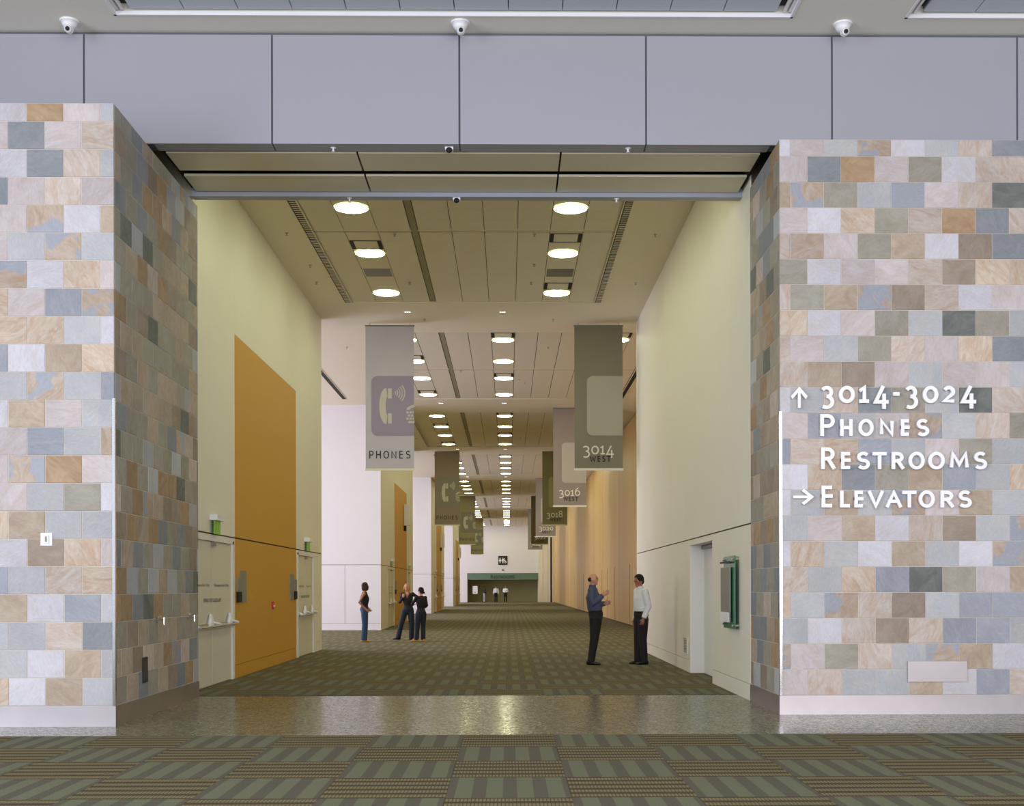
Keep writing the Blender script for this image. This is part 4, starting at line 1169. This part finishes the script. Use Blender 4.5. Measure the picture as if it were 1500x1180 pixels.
    if C.get('vneck'):
        vn = MB(); c_ = lerp(che, nek, .4); d_ = .135*k
        vn.add([(che.x+.137*k, -.0, che.z-.005*k), (lerp(che, nek, .85).x+.092*k, .065*k, lerp(che, nek, .85).z), (lerp(che, nek, .95).x+.078*k, 0, lerp(che, nek, .98).z), (lerp(che, nek, .85).x+.092*k, -.065*k, lerp(che, nek, .85).z),
                (lerp(che, nek, .5).x+.05*k, 0, lerp(che, nek, .5).z)], [(0, 1, 2), (0, 2, 3), (0, 4, 1), (0, 3, 4)])
        put(vn, 'neckline', C['skin'], bo)
    # shoes
    for s in 'LR':
        an = legs[s][2]; toe = Vector(J.get(s+'_toe', (1, 0, 0))).normalized(); sd = toe.cross(V(0,0,1))
        g = V(an.x, an.y, 0); zz = lambda q: V(0, 0, q*k)
        so_ = MB()
        so_.loft([(g-toe*.085*k+zz(.035), .022*k, .022*k), (g-toe*.07*k+zz(.042), .036*k, .040*k), (g+zz(.048), .040*k, .046*k), (g+toe*.09*k+zz(.034), .044*k, .032*k), (g+toe*.16*k+zz(.026), .038*k, .022*k), (g+toe*.185*k+zz(.02), .018*k, .012*k)], sd, 14)
        so_.v = [(p[0], p[1], max(p[2], 0.0)) for p in so_.v]
        put(so_, 'shoe', C['shoe'])
    return root
skin_l = plain('skin_light', (206,150,124), .5, var=.03); skin_t = plain('skin_tan', (178,118,84), .5, var=.03); skin_m = plain('skin_medium', (168,110,86), .5, var=.03)
lipm = plain('lips', (150,80,72), .5)
hair_k = plain('hair_black', (18,15,13), .85); hair_b = plain('hair_brown', (50,30,22), .85); hair_y = plain('hair_blond', (172,128,78), .5, var=.15, scale=20)
blk = plain('black_cloth', (22,22,24), .85); slacks = plain('dark_trousers', (26,25,26), .85); navy = plain('navy_denim', (26,34,48), .85)
jean = plain('blue_denim', (44,66,92), .85, var=.2, scale=6); blue_s = plain('blue_shirt', (74,80,108), .8); white_s = plain('white_shirt', (226,228,236), .75)
grey_t = plain('grey_trousers', (150,150,152), .85)
sh_k = plain('black_leather', (14,14,15), .35); sh_y = plain('tan_leather', (206,150,60), .5)
def J0():
    d = dict(pelvis=(0,0,.96), chest=(0,0,1.30), neck=(0,0,1.49), head=(.02,0,1.635))
    for s, sg in (('L', 1), ('R', -1)):
        d[s+'_sh'] = (0, sg*.175, 1.425); d[s+'_el'] = (-.02, sg*.225, 1.13); d[s+'_wr'] = (.03, sg*.22, .87)
        d[s+'_hip'] = (0, sg*.09, .90); d[s+'_kn'] = (.01, sg*.095, .49); d[s+'_an'] = (-.02, sg*.10, .085)
        d[s+'_th'] = (1, 0, 0); d[s+'_pn'] = (0, -sg, 0)
    return d
# man in blue shirt, facing right, leaning back, right forearm raised
j = J0(); j.update(pelvis=(.05,0,.96), chest=(.0,0,1.30), neck=(-.02,0,1.49), head=(.0,0,1.635),
    L_hip=(.05,.09,.90), R_hip=(.05,-.09,.90), L_kn=(.01,.09,.49), R_kn=(.03,-.09,.49), L_an=(-.07,.10,.085), R_an=(-.03,-.10,.085),
    L_sh=(-.01,.175,1.42), R_sh=(-.01,-.175,1.42), R_el=(.03,-.22,1.16), R_wr=(.21,-.13,1.33), R_hd=(.8,.2,.6), R_th=(0,0,1), R_pn=(0,1,0),
    L_el=(.02,.23,1.14), L_wr=(.2,.12,1.17), L_hd=(1,-.3,.2), L_th=(0,0,1), look=(1,-.1,0))
person('balding man in blue shirt gesturing to the man in white', (at(869, 860, 23.2).x, 23.2, 0), -0.25, 1.80, j,
       dict(bulk=1.14, skin=skin_l, lips=lipm, hair=hair_k, hair_style='bald', trousers=slacks, shirt=blue_s, sleeve='long', shoe=sh_k))
# man in white shirt, facing left
j = J0(); j.update(head=(.05,0,1.625), neck=(.02,0,1.49), look=(1,.2,-.3), chest=(0,0,1.30), pelvis=(0,0,.96), L_el=(-.05,.22,1.13), L_wr=(.05,.21,.90), L_hd=(.25,-.1,-1),
    L_curl=.9, R_kn=(.02,-.1,.49), R_an=(.03,-.1,.085), L_an=(-.02,.1,.085))
person('dark haired man in white shirt standing by the right wall', (at(939, 860, 23.3).x, 23.3, 0), PI+.35, 1.77, j,
       dict(bulk=1.12, skin=skin_m, lips=lipm, hair=hair_k, hair_style='short', trousers=slacks, shirt=white_s, sleeve='long', shoe=sh_k))
# woman left in sleeveless top, facing right
j = J0(); j.update(pelvis=(0,0,.96), R_sh=(-.02,-.16,1.42), L_sh=(0,.16,1.42), R_el=(-.17,-.19,1.17), R_wr=(.04,-.17,.97), R_hd=(.5,.15,-.8), R_pn=(0,1,0), L_el=(-.08,.19,1.16), L_wr=(.10,.16,.98), L_hd=(.8,-.1,-.6),
    head=(.03,0,1.63), look=(1,.1,-.05))
person('woman in sleeveless black top and blue jeans standing left, hand at her hip', (at(534, 860, 33.4).x, 33.4, 0), 0.15, 1.67, j,
       dict(fem=True, skin=skin_t, lips=lipm, hair=hair_b, hair_style='bob', bulk=1.08, trousers=jean, flare=.025, shirt=blk, sleeve='none', shoe=sh_y))
# blond woman facing camera; local left (+y) is the viewer's right
j = J0(); j.update(pelvis=(0,.02,.96), chest=(0,0,1.30), neck=(0,0,1.49), head=(.02,-.02,1.635), L_hip=(0,.10,.90), R_hip=(0,-.08,.90), L_kn=(.02,.13,.49), R_kn=(.03,-.20,.50), L_an=(0,.12,.085), R_an=(.0,-.30,.085), R_toe=(.5,-.9,0), L_toe=(1,-.2,0),
    L_sh=(0,.165,1.42), L_el=(-.03,.39,1.30), L_wr=(-.02,.54,1.17), L_hd=(-.2,.8,-.5), R_sh=(0,-.16,1.42), R_el=(.02,-.24,1.16), R_wr=(.14,-.13,1.33), R_hd=(.1,.1,1), R_th=(0,1,0), R_pn=(-1,0,0), R_curl=1.0, look=(1,-.25,-.05))
person('blond woman in black facing the viewer, one arm stretched to her neighbour', (at(597, 860, 34.8).x, 34.8, 0), -PI/2, 1.64, j,
       dict(fem=True, skin=skin_l, lips=lipm, hair=hair_y, hair_style='bob', bulk=1.08, trousers=navy, flare=.014, shirt=blk, sleeve='long', shoe=sh_k, vneck=True))
# third woman, seen from behind, facing away to the left
j = J0(); j.update(L_sh=(0,.16,1.42), R_sh=(0,-.16,1.42), L_el=(.10,.27,1.20), L_wr=(.22,.12,1.20), L_hd=(.5,-.6,.2), R_el=(-.03,-.20,1.16), R_wr=(.12,-.10,1.03), L_kn=(.03,.12,.49), L_an=(.02,.15,.085), R_kn=(0,-.08,.49), R_an=(-.02,-.07,.085), L_toe=(.6,.8,0), head=(.02,0,1.63), look=(1,.5,-.1))
person('short dark haired woman in black seen from behind beside the blond woman', (at(616.5, 860, 33.6).x, 33.6, 0), PI/2+.5, 1.53, j,
       dict(fem=True, skin=skin_l, lips=lipm, hair=hair_k, hair_style='bun', bulk=1.05, trousers=navy, flare=.010, shirt=blk, sleeve='threequarter', shoe=sh_y))
# far figures
j = J0(); j.update(L_el=(.15,.22,1.5), L_wr=(.05,.13,1.72), R_wr=(.2,-.2,1.0))
person('distant person in dark top and grey trousers with a raised arm before the restrooms', (at(709.5, 860, 124.5).x, 124.5, 0), .3, 1.72, j,
       dict(skin=skin_m, lips=lipm, hair=hair_k, hair_style='short', trousers=grey_t, shirt=blk, sleeve='long', shoe=sh_k), False)
j = J0(); j.update(L_el=(-.02,.27,1.15), R_el=(-.02,-.27,1.15))
person('distant man in pale shirt and black trousers, middle of the three before the restrooms', (at(726.5, 860, 124.5).x, 124.5, 0), -PI/2, 1.74, j,
       dict(skin=skin_m, lips=lipm, hair=hair_b, hair_style='short', trousers=slacks, shirt=white_s, sleeve='long', shoe=sh_k), False)
j = J0(); j.update(L_el=(-.02,.27,1.15), L_wr=(.18,.05,1.1), R_el=(-.02,-.26,1.15), R_wr=(.18,-.05,1.1))
person('distant man in white shirt with folded arms, rightmost before the restrooms', (at(740.5, 860, 124.5).x, 124.5, 0), -PI/2, 1.74, j,
       dict(skin=skin_m, lips=lipm, hair=hair_k, hair_style='short', trousers=slacks, shirt=white_s, sleeve='long', shoe=sh_k), False)
